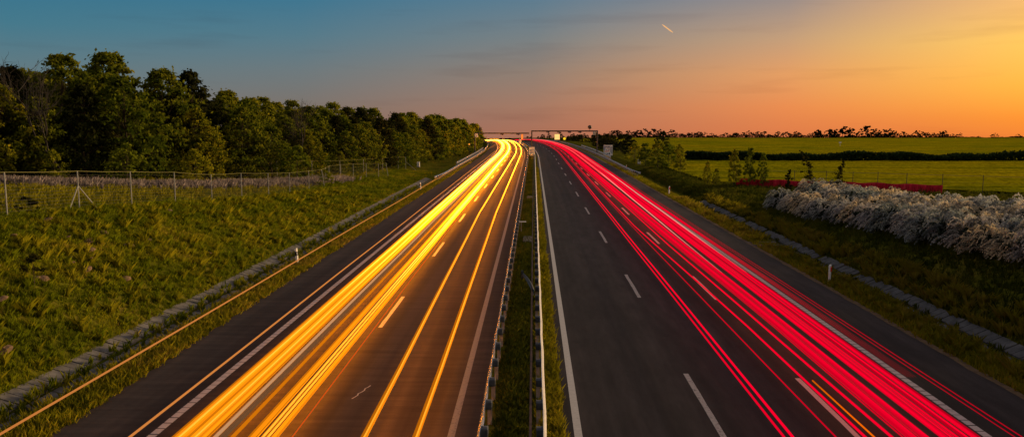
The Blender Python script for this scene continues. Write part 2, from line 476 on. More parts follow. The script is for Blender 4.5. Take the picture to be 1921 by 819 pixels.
# ------------------------------------------------------------------ guard rails
WPROF = [(0, .42), (.05, .45), (.075, .49), (.05, .53), (.01, .57), (.05, .61), (.075, .65), (.05, .69), (0, .73), (-.012, .725), (.035, .69), (.055, .65), (.03, .61), (-.005, .57), (.03, .53), (.055, .49), (.03, .45), (-.01, .425)]
def guardrail(label, X, side, s0, s1, mat, post_mat, pitch=2.0, back_tube=False, nposts=100, zoff=0.0, cat='guard rail', xend=0.0, tall=None):
    """side: +1 the beam faces +X, -1 it faces -X"""
    root = empty('guardrail', P(X, s0), 0, label, cat)
    bx, by, bz = root.location
    def pt(x, s, z):
        p = P(x, s, z); return (p[0] - bx, p[1] - by, p[2] - bz)
    step = 2.0
    n = int((s1 - s0) / step)
    fr = []
    for i in range(n + 1):
        s = s0 + i * step
        bend = xend * max(0, 1 - (s - s0) / 10.0) ** 2
        drop = 0
        jx = .012 * math.sin(s * 1.9); jz = .012 * math.sin(s * 1.1 + 1)
        fr.append(lambda p, s=s, b=bend, jx=jx, jz=jz, d=drop: pt(X + side * (p[0] + .12) + b + jx, s, p[1] + .02 + zoff + jz - d))
    mb = MB(); mb.sweep(fr, WPROF, True)
    mb.build('rail', mat, root)
    if back_tube:
        mb = MB(); mb.tube([pt(X - side * .22, s0 + i * 3.0, .62) for i in range(int((s1 - s0) / 3) + 1)], .04, 6)
        mb.build('rear_rail', M['rust'], root)
    # one post + one spacer mesh shared by all
    mb = MB()
    for f in ((0, 0, .33, .12, .012, .8), (0, .05, .33, .008, .1, .8), (0, -.05, .33, .008, .1, .8)):
        pass
    mb.box((0, 0, .31), (.12, .014, .82)); mb.box((.056, .03, .31), (.012, .05, .82)); mb.box((-.056, .03, .31), (.012, .05, .82))
    pm = mb.build('post', post_mat, root)
    mb = MB(); mb.box((side * .06, 0, .58 + zoff), (.26, .26, .22), bev=.02)
    sm = mb.build('spacer', M['spacer'], root)
    s = s0 + 1.0; k = 0; rest = MB()
    while s < s1 - .5:
        p = pt(X, s, 0)
        if k < nposts:
            a = pm if k == 0 else pm.copy(); b = sm if k == 0 else sm.copy()
            for o in (a, b):
                if k: COL.objects.link(o); o.parent = root
                o.location = p; o.rotation_euler = (0, 0, heading(s))
        else:
            rest.box((p[0], p[1], p[2] + .33), (.12, .05, .8))
        s += pitch; k += 1
    if rest.v: tag(rest.build('post', post_mat, root), kind='stuff')
    return root
guardrail('steel guard rail on the left edge of the median, glinting orange', -1.22, -1, 9, 420, M['galv'], M['post'])
guardrail('pale steel guard rail on the right edge of the median with dark spacer blocks', .16, 1, 9, 420, M['galv_white'], M['post'], back_tube=True)
guardrail('steel guard rail starting mid-distance beside the left hard shoulder', -13.95, 1, 116, 430, M['galv'], M['post'], xend=-.5)
guardrail('short raised guard rail behind the left hard shoulder rail', -14.5, 1, 150, 240, M['galv'], M['post'], zoff=.35)
guardrail('steel guard rail along the right hard shoulder before the gantry', 16.3, -1, 126, 430, M['galv_white'], M['post'], xend=.5)
guardrail('short tall guard rail shielding the right gantry leg', 16.9, -1, 176, 262, M['galv_white'], M['post'], zoff=.45)
# turned-down rail end in the median
root = empty('rail_terminal', P(-.1, 40), 0, 'turned down steel rail end in the median beside the pale guard rail', 'rail end')
mb = MB(); fr = []
for i in range(11):
    t = i / 10
    fr.append(lambda p, t=t: (.1 + p[0] * .9 - .62 * t ** 1.2, -3 + 6.4 * t, (p[1] + .02) * (1 - .55 * t ** 2) + .02))
mb.sweep(fr, WPROF, True); mb.build('rail', M['spacer'], root)
mb = MB(); mb.box((-.5, 3.3, .2), (.12, .1, .55)); mb.build('post', M['spacer'], root)
# drain covers in the median
for s, w, l, lab in ((58, .62, 2.6, 'dark concrete drain cover in the median, the nearer one'), (91, .62, 2.6, 'dark concrete drain cover in the median, the farther one')):
    root = empty('drain_cover', P(-.42, s, -.01), 0, lab, 'drain cover')
    mb = MB(); mb.box((0, 0, .06), (.66, l, .12), bev=.02); mb.build('frame', M['conc'], root)
    mb = MB()
    for k in range(4): mb.box((0, -l / 2 + .35 + k * .62, .125), (.56, .55, .03), bev=.008)
    mb.build('lid', M['conc_dark'], root)
root = empty('marker_plate', P(-.85, 62.5), 0, 'small pale plate on a post behind the left median rail', 'marker plate')
mb = MB(); mb.box((0, 0, .78), (.56, .2, .06), bev=.01); mb.build('plate', M['white'], root)
mb = MB(); mb.box((-.1, 0, .38), (.06, .06, .76)); mb.build('post', M['post'], root)

# ------------------------------------------------------------------ delineator posts
def delineator(X, s, red, label, lean=0.0):
    root = empty('delineator_post', onG(X, s), 0, label, 'delineator post', 'reflector posts along the hard shoulders')
    root.rotation_euler = (0, lean, math.radians(45))
    def seg(z0, z1):
        pr = [(-.092, -.02), (.0, -.055), (.092, -.02), (.075, .05), (-.075, .05)]
        mb = MB()
        top = z1 >= 1.0
        n = len(mb.v)
        for (zz, tp) in ((z0, 0), (z1, top)):
            for (a, b) in pr: mb.v.append((a, b, zz - (.05 if tp and a < 0 else 0)))
        k = len(pr)
        for j in range(k): mb.face((n + j, n + (j + 1) % k, n + k + (j + 1) % k, n + k + j))
        mb.face([n + k + j for j in range(k)]); mb.face([n + j for j in range(k)][::-1])
        return mb
    if red:
        seg(-.1, 1.02).build('body', M['white'], root)
        mb = MB(); mb.box((0, -.06, .78), (.11, .03, .26), bev=.006); mb.build('reflector', M['refl_r'], root)
    else:
        b = seg(-.1, 1.02).build('body', M['white'], root)
        mb = MB()
        pr = [(-.097, -.024), (.0, -.060), (.097, -.024), (.08, .055), (-.08, .055)]
        n = 0
        for zz in (.56, .82):
            for (a, c) in pr: mb.v.append((a, c, zz))
        for j in range(5): mb.face((j, (j + 1) % 5, 5 + (j + 1) % 5, 5 + j))
        mb.build('black_band', M['black'], root)
        mb = MB(); mb.box((.012, -.066, .69), (.045, .016, .18), bev=.006); mb.build('reflector', M['refl_w'], root)
    return root
delineator(-14.35, 48, False, 'white delineator post with black band on the near left verge', -.07)
delineator(-14.35, 102, False, 'white delineator post with black band farther along the left verge', -.1)
delineator(15.9, 43, True, 'white delineator post with red reflector on the near right verge')
delineator(16.2, 96.5, True, 'white delineator post with red reflector on the middle right verge', .03)
delineator(17.3, 151, True, 'white delineator post behind the right hard shoulder guard rail')

# ------------------------------------------------------------------ gantry and signs
def gantry(label, X0, X1, s, h, posts, dish_x, box_x, sensors):
    p0 = P(X0, s)
    root = empty('toll_gantry', p0, heading(s), label, 'gantry')
    L = X1 - X0
    mb = MB(); mb.box((L / 2, 0, h - .17), (L, .3, .34), bev=.03)
    for i in range(int(L / 1.2)): mb.box((.6 + i * 1.2, -.165, h - .17), (.05, .03, .3))
    mb.build('beam', M['gantry'], root)
    for x in posts:
        mb = MB(); mb.box((x, 0, h / 2 - .2), (.34, .34, h - .1), bev=.03); mb.box((x, 0, .02), (.8, .8, .12), bev=.02)
        mb.build('leg', M['gantry'], root)
    for x in sensors:
        mb = MB()
        mb.box((x, -.1, h - .42), (.9, .35, .14), bev=.02); mb.box((x + .12, -.2, h - .58), (.42, .5, .2), bev=.04); mb.box((x - .3, -.2, h - .54), (.2, .3, .14), bev=.03)
        mb.build('sensor', M['gantry'], root)
    mb = MB(); mb.tube([(dish_x, 0, h), (dish_x, 0, h + .5)], .05, 8)
    mb.build('mast', M['gantry'], root)
    mb = MB()
    pts = []; rr = []
    for k in range(9):
        a = PI * k / 8
        pts.append((dish_x, -.02, h + .85 - .52 * math.cos(a))); rr.append(max(.01, .54 * math.sin(a)))
    mb.tube(pts, rr, 14); mb.build('dome', M['gantry'], root, True)
    mb = MB(); mb.box((box_x, -.26, h - .75), (.85, .2, .95), bev=.03)
    mb.build('cabinet', M['white'] if X0 < -5 else M['galv'], root)
    return root
gantry('dark steel toll gantry spanning the right carriageway', -.55, 16.9, 212, 6.35, (.17, 17.28), 15.3, 16.5, (4.4, 7.2, 10.0, 12.7))
gantry('dark steel toll gantry spanning the left carriageway', -15.6, -1.05, 214, 5.75, (.17,), 1.7, .6, (7.4, 11.6))

def lane_sign(label, X, s, w, h, zb, posts, strokes, plate=None):
    root = empty('road_sign', P(X, s), heading(s), label, 'road sign')
    root.location.z = G(X, s)
    b = -root.location.z
    mb = MB(); mb.box((0, 0, zb + h / 2), (w, .06, h), bev=.015); mb.build('panel', M['sign_w'], root)
    for col in ('sign_b', 'sign_r'):
        mb = MB()
        for (c, x, z, sw, sh, rot) in strokes:
            if c != col: continue
            hx, hz = sw * w / 2, sh * h / 2; cr, sr = math.cos(rot), math.sin(rot)
            q = [((x - .5) * w + a * cr - d * sr, -.036, zb + z * h + a * sr + d * cr) for (a, d) in ((-hx, -hz), (hx, -hz), (hx, hz), (-hx, hz))]
            mb.quad(*q)
        if mb.v: mb.build('marking', M[col], root)
    if plate:
        mb = MB(); mb.box((0, -.01, zb - plate[1] / 2 - .03), (plate[0], .05, plate[1]), bev=.01); mb.build('plate', M['sign_y'], root)
    for x in posts:
        mb = MB(); mb.tube([(x, .06, -.2), (x, .06, zb + h * .9)], .045, 8); mb.build('post', M['galv'], root)
    return root
st = [('sign_b', .06, .5, .05, .86, 0), ('sign_b', .94, .5, .05, .86, 0), ('sign_b', .84, .55, .05, .7, 0), ('sign_b', .16, .72, .06, .4, 0),
      ('sign_b', .3, .82, .2, .1, .2), ('sign_b', .5, .84, .14, .1, -.3), ('sign_b', .58, .66, .06, .36, 0), ('sign_b', .72, .66, .06, .36, 0), ('sign_b', .65, .84, .12, .07, 0),
      ('sign_b', .38, .62, .05, .3, -.3), ('sign_r', .4, .4, .44, .06, .12), ('sign_b', .3, .14, .08, .12, 0), ('sign_b', .48, .16, .1, .14, 0), ('sign_b', .66, .17, .12, .16, 0), ('sign_b', .74, .42, .05, .2, 0)]
lane_sign('square white sign with blue lane strokes and a cream plate right of the motorway', 18.0, 196, 2.2, 2.5, 1.55, (-.7, .7), st, (1.25, .6))
lane_sign('small white sign with dark bars standing in the median before the gantry', -.4, 188, 1.3, 1.75, 1.05, (-.0,),
          [('sign_b', .34, .45, .14, .55, 0), ('sign_b', .62, .48, .05, .6, 0), ('sign_b', .8, .48, .05, .6, 0)], (.9, .3))
def lit_panel(name, label, X, s, zc, w, h, col, strength, cat, hang=True, round_=False):
    root = empty(name, P(X, s), heading(s), label, cat)
    mb = MB()
    if round_: mb.disc((0, -.07, zc), w / 2, (0, 1, 0), 20, .06)
    else: mb.box((0, -.07, zc), (w, .06, h), bev=.02)
    mb.build('lamp_face', m_glow(name + '_light', col, strength), root)
    mb = MB(); mb.box((0, .06, zc), (w + .12, .18, h + .12), bev=.02); mb.build('housing', M['gantry'], root)
    for x in (-w * .3, w * .3):
        mb = MB(); mb.tube([(x, .1, -.3), (x, .1, zc)], .05, 6); mb.build('post', M['gantry'], root)
    return root
lit_panel('message_sign', 'glowing cream message sign seen under the right gantry', 14.5, 330, 2.6, 2.1, 2.2, (1, .55, .17), 1.3, 'lit sign')
lit_panel('message_sign', 'narrow glowing orange sign seen left of the gantry centre leg', .2, 330, 2.6, .8, 2.0, (1, .22, .03), 1.2, 'lit sign')
lit_panel('warning_lamp', 'round yellow warning lamp right of the road beyond the gantry', 17.5, 330, 1.9, 1.1, 1.1, (1, .62, .02), 1.0, 'warning lamp', round_=True)
lit_panel('warning_lamp', 'small orange lamp beside the left gantry leg', -16.9, 214, 2.7, .4, .4, (1, .35, .03), 1.2, 'warning lamp', round_=True)
root = lane_sign('tiny white sign in the median beyond the gantry', -2.0, 300, 1.0, 1.1, 1.2, (0,), [('sign_b', .5, .5, .1, .6, 0)])

# ------------------------------------------------------------------ light streaks of the traffic
M['head'] = m_emit('headlight_glow', (1.0, .265, .004))
M['head_core'] = m_emit('hot_headlight_glow', (1.0, .42, .032))
M['head_pale'] = m_emit('pale_headlight_glow', (.72, .36, .16))
M['marker'] = m_emit('marker_light_glow', (.78, .26, .055))
M['amber_red'] = m_emit('amber_red_glow', (.75, .10, .01))
M['tail'] = m_emit('tail_light_glow', (1.0, .0, .024))
M['tail_pink'] = m_emit('bright_tail_light_glow', (1.0, .30, .24))
M['indicator'] = m_emit('indicator_glow', (1.0, .16, .0))
def streak(label, group, mat, xk, h, r, gk, s0=-25, s1=540, dip=0.0, rk=None):
    """xk / gk: (s, value) keys of lateral position and of brightness"""
    sl = list(np.arange(s0, min(s1, 200), 5.0)) + list(np.arange(max(200, s0), s1 + .1, 8.0))
    sl = sorted(set([round(v, 2) for v in sl] + [s1]))
    k = 8
    V = []; A = []; F = []
    for i, s in enumerate(sl):
        X = np.interp(s, [a for a, _ in xk], [b for _, b in xk])
        g = np.interp(s, [a for a, _ in gk], [b for _, b in gk])
        wob = .01 * math.sin(s * .21) * (s < 90)
        q = r * (np.interp(s, [a for a, _ in rk], [b for _, b in rk]) if rk else 1.0)
        dd = dip * (1 + 2.2 * min(1, max(0, (s - 55) / 80)))
        for j in range(k):
            a = 2 * PI * j / k
            V.append(P(X + q * math.cos(a), s, h + wob + q * math.sin(a))); A.append(g + dd * max(0, -math.sin(a)) ** 8)  # extra emission added on the underside to light the road
    for i in range(len(sl) - 1):
        for j in range(k):
            F.append((i * k + j, i * k + (j + 1) % k, (i + 1) * k + (j + 1) % k, (i + 1) * k + j))
    o = np_mesh('light_streak', V, F, mat, None, A, None, True)
    return tag(o, label, 'light streak', group)
GH = [(-25, .95), (20, 1.1), (35, 1.4), (50, 2.6), (65, 4.5), (90, 9), (150, 18), (540, 34)]
def sc(g, f): return [(a, b * f) for a, b in g]
lab1 = 'orange headlight streak packed in the outer band of the left slow lane'
for x, r, f in ((-9.03, .035, .45), (-8.96, .04, .85), (-8.87, .05, 1.15), (-8.8, .022, 1.7), (-8.73, .045, .95), (-8.64, .04, .6), (-8.56, .03, 1.2), (-8.48, .045, 1.0), (-8.4, .02, 1.8), (-8.35, .035, .8), (-8.26, .04, 1.25), (-8.17, .03, .55)):
    streak(lab1, 'outer band of headlight streaks', M['head_core'] if r < .026 else M['head'], [(0, x), (60, x - .02), (200, x - .05)], .65 + (.085 if r < .026 else (.045 - r) * .5), r, sc(GH, f) if r >= .026 or f < 1 else [(-25, 1.1), (20, 1.3), (35, 1.7), (50, 3.2), (65, 6), (90, 11), (150, 22), (540, 36)], dip=20.0, rk=[(0, 1), (35, 1), (80, 1.9), (140, 2.6), (540, 2.8)] if r < .026 and f > 1 else [(0, 1), (60, 1), (140, 1.25)])
streak('pale tan headlight streak along the inner rim of the outer headlight band', None, M['head_pale'], [(0, -8.02)], .62, .045, [(-25, .75), (60, .8), (110, .9), (540, 1.5)])
lab3 = 'dim brown light streak in the gap between the two headlight bands'
for x in (-7.9, -7.8):
    streak(lab3, 'dim streaks between the headlight bands', M['head_pale'], [(0, x)], .6, .03, [(-25, .16), (60, .2), (110, .35), (540, 1)])
streak('single orange headlight streak just left of the inner headlight band', None, M['head'], [(0, -7.55), (200, -7.5)], .66, .045, [(-25, .5), (40, .7), (80, 1.2), (150, 2.0), (540, 8)])
lab2 = 'orange headlight streak packed in the inner band of the left slow lane'
for x, r, f in ((-7.14, .03, .5), (-7.06, .045, .95), (-6.97, .04, 1.15), (-6.89, .022, .6), (-6.8, .04, .8), (-6.73, .022, 1.8), (-6.67, .035, 1.1), (-6.6, .018, 1.7), (-6.54, .04, 1.2), (-6.44, .03, .8)):
    streak(lab2, 'inner band of headlight streaks', M['head_core'] if r < .026 and f > 1 else M['head'], [(0, x), (60, x + .03), (200, x + .06)], .65 + (.085 if r < .026 else (.045 - r) * .5), r, sc(GH, f) if r >= .026 or f < 1 else [(-25, 1.1), (20, 1.3), (35, 1.7), (50, 3.2), (65, 6), (90, 11), (150, 22), (540, 36)], dip=20.0, rk=[(0, 1), (35, 1), (80, 1.9), (140, 2.6), (540, 2.8)] if r < .026 and f > 1 else [(0, 1), (60, 1), (140, 1.25)])
streak('thin red orange streak hugging the lane dashes of the left carriageway', None, M['amber_red'], [(0, -6.05), (60, -6.3)], .55, .014, [(-25, .6), (80, 1.2), (540, 2)])
streak('high thin orange streak of truck marker lights above the left verge line', None, M['marker'], [(0, -8.6)], 3.5, .021, [(-25, .62), (100, .9), (300, 1.4)], -25, 330)
streak('long thin orange streak above the left hard shoulder line', None, M['marker'], [(0, -8.88), (120, -9.1)], 1.6, .029, [(-25, .72), (100, .95), (300, 1.8)], -25, 400)
for lab, xk, r in (('left one of the two orange streaks in the left fast lane', [(0, -4.1), (25, -4.25), (70, -4.7), (200, -4.5)], .05),
                   ('right one of the two orange streaks in the left fast lane', [(0, -2.85), (25, -2.93), (70, -3.25), (200, -3.1)], .05)):
    streak(lab, None, M['head'], xk, .65, r, dip=48.0, gk=[(-25, .85), (20, .95), (40, 1.2), (60, 1.9), (100, 5), (200, 14), (540, 30)])
    streak(lab.replace('left one of', 'hot core of the left one of').replace('right one of', 'hot core of the right one of'), None, M['head_core'], xk, .70, .016, [(-25, .9), (20, 1.1), (60, 1.8), (100, 5), (200, 14), (540, 30)], rk=[(0, 1), (50, 1.2), (110, 2.2), (540, 2.6)])
    streak(lab.replace('left one of', 'dim companion of the left one of').replace('right one of', 'dim companion of the right one of'), None, M['head'], [(a, b - .09) for a, b in xk], .62, .045, [(-25, .3), (60, .6), (200, 1.5), (540, 5)])
# right carriageway
GR = [(-25, 1.0), (40, 1.05), (120, 1.25), (540, 1.6)]
streak('left of the twin thin red streaks on the right carriageway', None, M['tail'], [(0, 6.15), (60, 6.2), (200, 6.3)], .85, .030, sc(GR, .8))
streak('right of the twin thin red streaks on the right carriageway', None, M['tail'], [(0, 6.36), (60, 6.42), (200, 6.6)], .85, .034, sc(GR, 1))
streak('faint thin red streak over the second row of lane dashes', None, M['tail'], [(0, 7.5), (60, 7.3), (200, 7.4)], .85, .020, sc(GR, .55))
streak('single red streak right of the second row of lane dashes', None, M['tail'], [(0, 8.26), (30, 8.1), (60, 7.5), (200, 7.7)], .85, .032, sc(GR, .9))
streak('thin red streak left of the broad red band', None, M['tail'], [(0, 9.0), (50, 8.5), (120, 8.3), (200, 8.6)], .85, .034, sc(GR, .9))
streak('short orange indicator streak beside the nearest dash of the right lanes', None, M['indicator'], [(0, 8.42), (30, 8.3)], .88, .022, [(-25, .9), (20, .9), (23, .6)], -25, 23.5)
laba = 'red tail light streak packed in the left part of the broad red band'
def spread(x, f): return 10.1 + (x - 10.1) * f
rb = random.Random(3)
for k in range(10):
    x = 9.08 + k * .066 + rb.uniform(-.012, .012); r = rb.choice((.010, .017, .024, .03)); f = rb.uniform(.45, 1.05)
    streak(laba, 'left part of the broad red band', M['tail'], [(0, x), (30, x), (68, spread(x, 1.45)), (200, spread(x, 1.5))], .85, r, sc(GR, f), dip=.8, rk=[(0, 1), (40, 1.1), (90, 1.7), (540, 2)])
labb = 'red tail light streak packed in the right part of the broad red band'
for k in range(18):
    x = 9.90 + k * .061 + rb.uniform(-.012, .012); r = rb.choice((.010, .018, .026, .032)); f = rb.uniform(.4, 1.05)
    if k in (0, 1, 5, 10, 13): continue
    streak(labb, 'right part of the broad red band', M['tail'], [(0, x), (30, x), (80, x), (120, spread(x, 1.5)), (200, spread(x, 1.75))], .85, r, sc(GR, f), dip=.8, rk=[(0, 1), (40, 1.1), (90, 1.7), (540, 2)])
labc = 'red streak in the narrow strip between the right edge line and the hard shoulder'
for x, r, f in ((11.34, .03, 1), (11.42, .035, .9), (11.51, .035, 1), (11.6, .03, .8)):
    streak(labc, 'narrow red strip beyond the edge line', M['tail'], [(0, x), (80, x + .05), (140, x + .35), (300, x + .5)], .85, r, [(30, .6 * f), (70, .9 * f), (540, 1.4)], 24, 540, rk=[(24, .06), (36, .2), (60, .7), (80, 1), (540, 1.6)])
for k, (x, r, f) in enumerate(((11.8, .012, .4), (11.98, .014, .4))):
    streak('faint thin red streak over the right hard shoulder', 'faint red streaks beyond the edge line', M['tail'], [(0, x), (70, x + .1)], .85, r, sc(GR, f))
streak('left of the two bright pink streaks inside the broad red band', None, M['tail_pink'], [(40, 9.45), (59, 9.57), (116, 9.97), (200, 10.1)], 1.02, .040, [(44, .7), (60, 1.0), (116, 1.5), (122, .7), (540, 1.3)], 40, 480, rk=[(40, .1), (58, .9), (540, 1.2)])
streak('right of the two bright pink streaks inside the broad red band', None, M['tail_pink'], [(40, 10.7), (59, 10.8), (116, 11.17), (200, 11.3)], 1.02, .040, [(40, .7), (60, 1.0), (116, 1.4), (122, .7), (540, 1.2)], 40, 480, rk=[(40, .1), (58, .9), (540, 1.2)])

# ------------------------------------------------------------------ leaf and grass generators
def leaves_at(C, R, n, size, flat=.6, up=.35):
    """n leaf quads round each clump centre C (k,3) with radius R (k,)"""
    k = len(C); N = k * n
    d = rng.normal(size=(N, 3)); d /= np.linalg.norm(d, axis=1)[:, None]
    rad = np.minimum(np.abs(rng.normal(size=N)) * .62, 1.5)
    c = np.repeat(C, n, 0); r = np.repeat(R, n)
    off = d * (rad * r)[:, None]; off[:, 2] *= flat
    p = c + off
    nor = d * .6 + rng.normal(size=(N, 3)) * .7; nor[:, 2] += up
    nor /= np.linalg.norm(nor, axis=1)[:, None]
    a = rng.normal(size=(N, 3)); u = np.cross(nor, a); u /= np.linalg.norm(u, axis=1)[:, None]
    w = np.cross(nor, u)
    sz = size * (.6 + rng.random(N) * .8)
    L = u * (sz * .62)[:, None]; W = w * (sz * .36)[:, None]
    V = np.stack([p - L, p + W, p + L, p - W], 1).reshape(-1, 3)
    F = np.arange(N * 4).reshape(N, 4)
    ct = np.repeat(rng.random(k), n)
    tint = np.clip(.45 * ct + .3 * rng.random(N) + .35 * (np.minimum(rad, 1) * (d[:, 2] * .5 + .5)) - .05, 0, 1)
    return V, F, np.repeat(tint, 4)

def tree_mesh(h, w, nclump, nleaf, leaf, trunk_r, low=.08, crown_pow=.8, mats=None, lump=.17, top_w=.35):
    """skeleton tubes + leaf clumps; returns (trunk MB, leaf arrays)"""
    mb = MB()
    bend = (random.random() - .5) * .08 * h
    tp = [(bend * t ** 2 * (1 + .2 * math.sin(5 * t)), .03 * h * math.sin(3 * t), h * .85 * t - .2) for t in np.linspace(0, 1, 8)]
    mb.tube(tp, [trunk_r * (1 - .85 * t) for t in np.linspace(0, 1, 8)], 7)
    C = []; R = []
    for i in range(nclump):
        t = low + (1 - low) * random.random() ** .85
        prof = (math.sin(PI * min(1, (t * .82 + .16))) ** crown_pow) * (1 - t) ** .25 + top_w * .25
        a = random.random() * 2 * PI
        rr = w * .5 * prof * (.5 + .62 * random.random() ** .8)
        cr = h * lump * (.5 + .6 * random.random()) * (1 - .45 * t)
        C.append((rr * math.cos(a) + bend * t * t, rr * math.sin(a), h * t * .97)); R.append(cr)
        if i % 3 == 0 and t > .15:
            b = tp[min(7, int(t * .75 * 8))]
            q = C[-1]
            mid = ((b[0] + q[0]) / 2, (b[1] + q[1]) / 2, (b[2] + q[2]) / 2 + .02 * h)
            mb.tube([b, mid, q], [trunk_r * .35 * (1 - .6 * t), trunk_r * .22 * (1 - .6 * t), trunk_r * .06], 5)
    return mb, leaves_at(np.array(C), np.array(R), nleaf, leaf)

def make_tree(name, label, cat, group, mbl, leafmat, parts=True):
    mb, (V, F, T) = mbl
    if parts:
        root = empty(name, (0, 0, 0), 0, label, cat, group)
        mb.build('trunk', M['bark'], root, True)
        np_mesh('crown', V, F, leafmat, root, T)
        return root
    n = len(mb.v)
    Vt = np.array(mb.v); q = [f for f in mb.f if len(f) == 4]
    o = np_mesh(name, np.vstack([Vt, V]), np.vstack([np.array(q), F + n]), [M['bark'], leafmat], None,
                np.concatenate([np.zeros(n), T]), np.concatenate([np.zeros(len(q)), np.ones(len(F))]))
    return tag(o, label, cat, group)

class Kind:
    """first placing moves the prototype, later ones copy it"""
    def __init__(self, proto): self.p = proto; self.used = False
    def put(self, loc, sc_, rz, label=None, group=None, sz=None):
        o = self.p if not self.used else copy_tree(self.p)
        self.used = True
        o.location = loc; o.rotation_euler = (0, 0, rz); o.scale = (sc_, sc_, sz if sz else sc_)
        if label: o['label'] = label
        if group: o['group'] = group
        return o

# ---- the wood on the left
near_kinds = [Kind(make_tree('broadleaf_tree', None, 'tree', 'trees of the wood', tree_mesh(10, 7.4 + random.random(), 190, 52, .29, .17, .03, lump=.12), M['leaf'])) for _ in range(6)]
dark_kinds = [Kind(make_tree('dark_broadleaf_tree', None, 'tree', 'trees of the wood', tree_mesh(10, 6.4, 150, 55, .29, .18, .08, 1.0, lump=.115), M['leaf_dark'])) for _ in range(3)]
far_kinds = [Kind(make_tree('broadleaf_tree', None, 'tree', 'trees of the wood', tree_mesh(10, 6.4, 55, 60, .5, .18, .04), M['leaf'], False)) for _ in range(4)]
EDGE = [(-130, 34), (-95, 50), (-72, 62), (-56, 72), (-44, 86), (-35, 103), (-29, 124), (-25, 150), (-21.5, 190), (-19.5, 230), (-19, 290), (-19, 350), (-20, 430)]
def edge_pt(d):
    for i in range(len(EDGE) - 1):
        a, b = EDGE[i], EDGE[i + 1]
        L = math.hypot(b[0] - a[0], b[1] - a[1])
        if d <= L: 
            t = d / L; return (a[0] + (b[0] - a[0]) * t, a[1] + (b[1] - a[1]) * t, (b[0] - a[0]) / L, (b[1] - a[1]) / L)
        d -= L
    return None
def hfor(s): return interp(s, [30, 70, 84, 98, 106, 150, 220, 300, 430], [11.2, 11.6, 12.4, 12.2, 9.6, 9.4, 8.7, 8.5, 8.5])
kk = 0
for row, (off, gap, hs) in enumerate(((0, 4.2, .86), (4.5, 4.4, 1.0), (9.5, 5.0, 1.06), (15, 6.5, 1.05))):
    d = random.random() * 3
    while True:
        e = edge_pt(d)
        if e is None: break
        X = e[0] - e[3] * off + (random.random() - .5) * 1.8; s = e[1] + e[2] * off * 1.0 + (random.random() - .5) * 1.8
        X, s = e[0] - abs(e[3]) * off + (random.random() - .5) * 1.8, e[1] + abs(e[2]) * off + (random.random() - .5) * 1.8
        hh = hfor(s) * hs * random.choice((.8, .88, .95, 1.0, 1.06, 1.12))
        if X < -52: hh = min(max(hh, 9.5), 11.5)
        loc = onG(X, s, -.1)
        far = s > 175
        side = 'front row' if row == 0 else 'rows behind the edge'
        if far:
            random.choice(far_kinds).put(loc, hh / 10, random.random() * 6.28, 'small dusky tree of the distant wood edge beside the left bend', 'distant trees of the left wood')
            d += gap * 1.3
        elif random.random() < (.3 if row >= 1 else .16):
            random.choice(dark_kinds).put(loc, hh / 10 * 1.06, random.random() * 6.28, 'dark green tree rising in the wood left of the motorway', 'dark trees of the left wood')
            d += gap
        else:
            if row == 0 and random.random() < .35: hh *= .55
            lab = 'warm green leafy tree at the front edge of the left wood' if row == 0 else 'mid green leafy tree in the rows behind the wood edge'
            random.choice(near_kinds).put(loc, hh / 10, random.random() * 6.28, lab, 'leafy trees, ' + side)
            d += gap
# light young shrubs at the wood edge
light_kinds = [Kind(make_tree('bright_bush', None, 'bush', None, tree_mesh(4, 3.0, 34, 80, .22, .06, .05), M['leaf_light'])) for _ in range(3)]
for (X, s, h, lab) in ((-41, 80, 4.2, 'spiky bright green bush at the wood edge behind the left fence'), (-35.5, 84, 4.0, 'bright bush in front of the wood near the middle of the left fence'),
                       (-30.5, 103, 4.6, 'light green young tree standing out of the dark wood edge'), (-46, 76, 3.0, 'low green bush at the wood edge nearest the left frame')):
    random.choice(light_kinds).put(onG(X, s, -.05), h / 4, random.random() * 6, lab, 'bright bushes along the wood edge')
random.choice(light_kinds).put(onG(-25.3, 97, -.1), .55, 1.0, 'low yellow green bush at the leaning end of the left fence', 'bright bushes along the wood edge')
# bare tree rising above the wood
def bare_tree(h):
    mb = MB()
    def br(p, d, L, r, depth):
        pts = [np.array(p)]; dd = np.array(d, float)
        for i in range(4):
            dd = dd + rng.normal(size=3) * .16; dd[2] += .05; dd /= np.linalg.norm(dd)
            pts.append(pts[-1] + dd * L / 4)
        mb.tube(pts, [r, r * .85, r * .7, r * .55, r * .4], 5)
        if depth > 0:
            for k in range(4):
                q = pts[2 + (k % 3)]
                nd = dd + rng.normal(size=3) * .55; nd[2] = abs(nd[2]) + .2; nd /= np.linalg.norm(nd)
                br(q, nd, L * .64, r * .58, depth - 1)
    br((0, 0, -.2), (0, 0, 1), h * .42, .14, 4)
    return mb
root = empty('bare_tree', onG(-45.5, 77, -.1), 0, 'bare twiggy tree reaching above the left wood', 'tree')
bare_tree(15.6).build('branches', M['twig'], root)
root = empty('bare_tree', onG(-33.2, 112, -.1), 1.0, 'thin bare tree top between dark trees of the left wood', 'tree')
bare_tree(12.5).build('branches', M['twig'], root)

# ---- saplings on the left bank
root = make_tree('sapling', 'small leafy sapling on the left bank near the frame edge', 'sapling', None, tree_mesh(1.35, .85, 14, 60, .09, .025, .5), M['leaf_dark'])
root.location = onG(-19.6, 30.6, -.02)
root = make_tree('dark_bush', 'low dark bush by the left fence at the frame edge', 'bush', None, tree_mesh(.9, 1.2, 14, 60, .1, .02, .1), M['leaf_dark'])
root.location = onG(-25.2, 39.2, -.05)

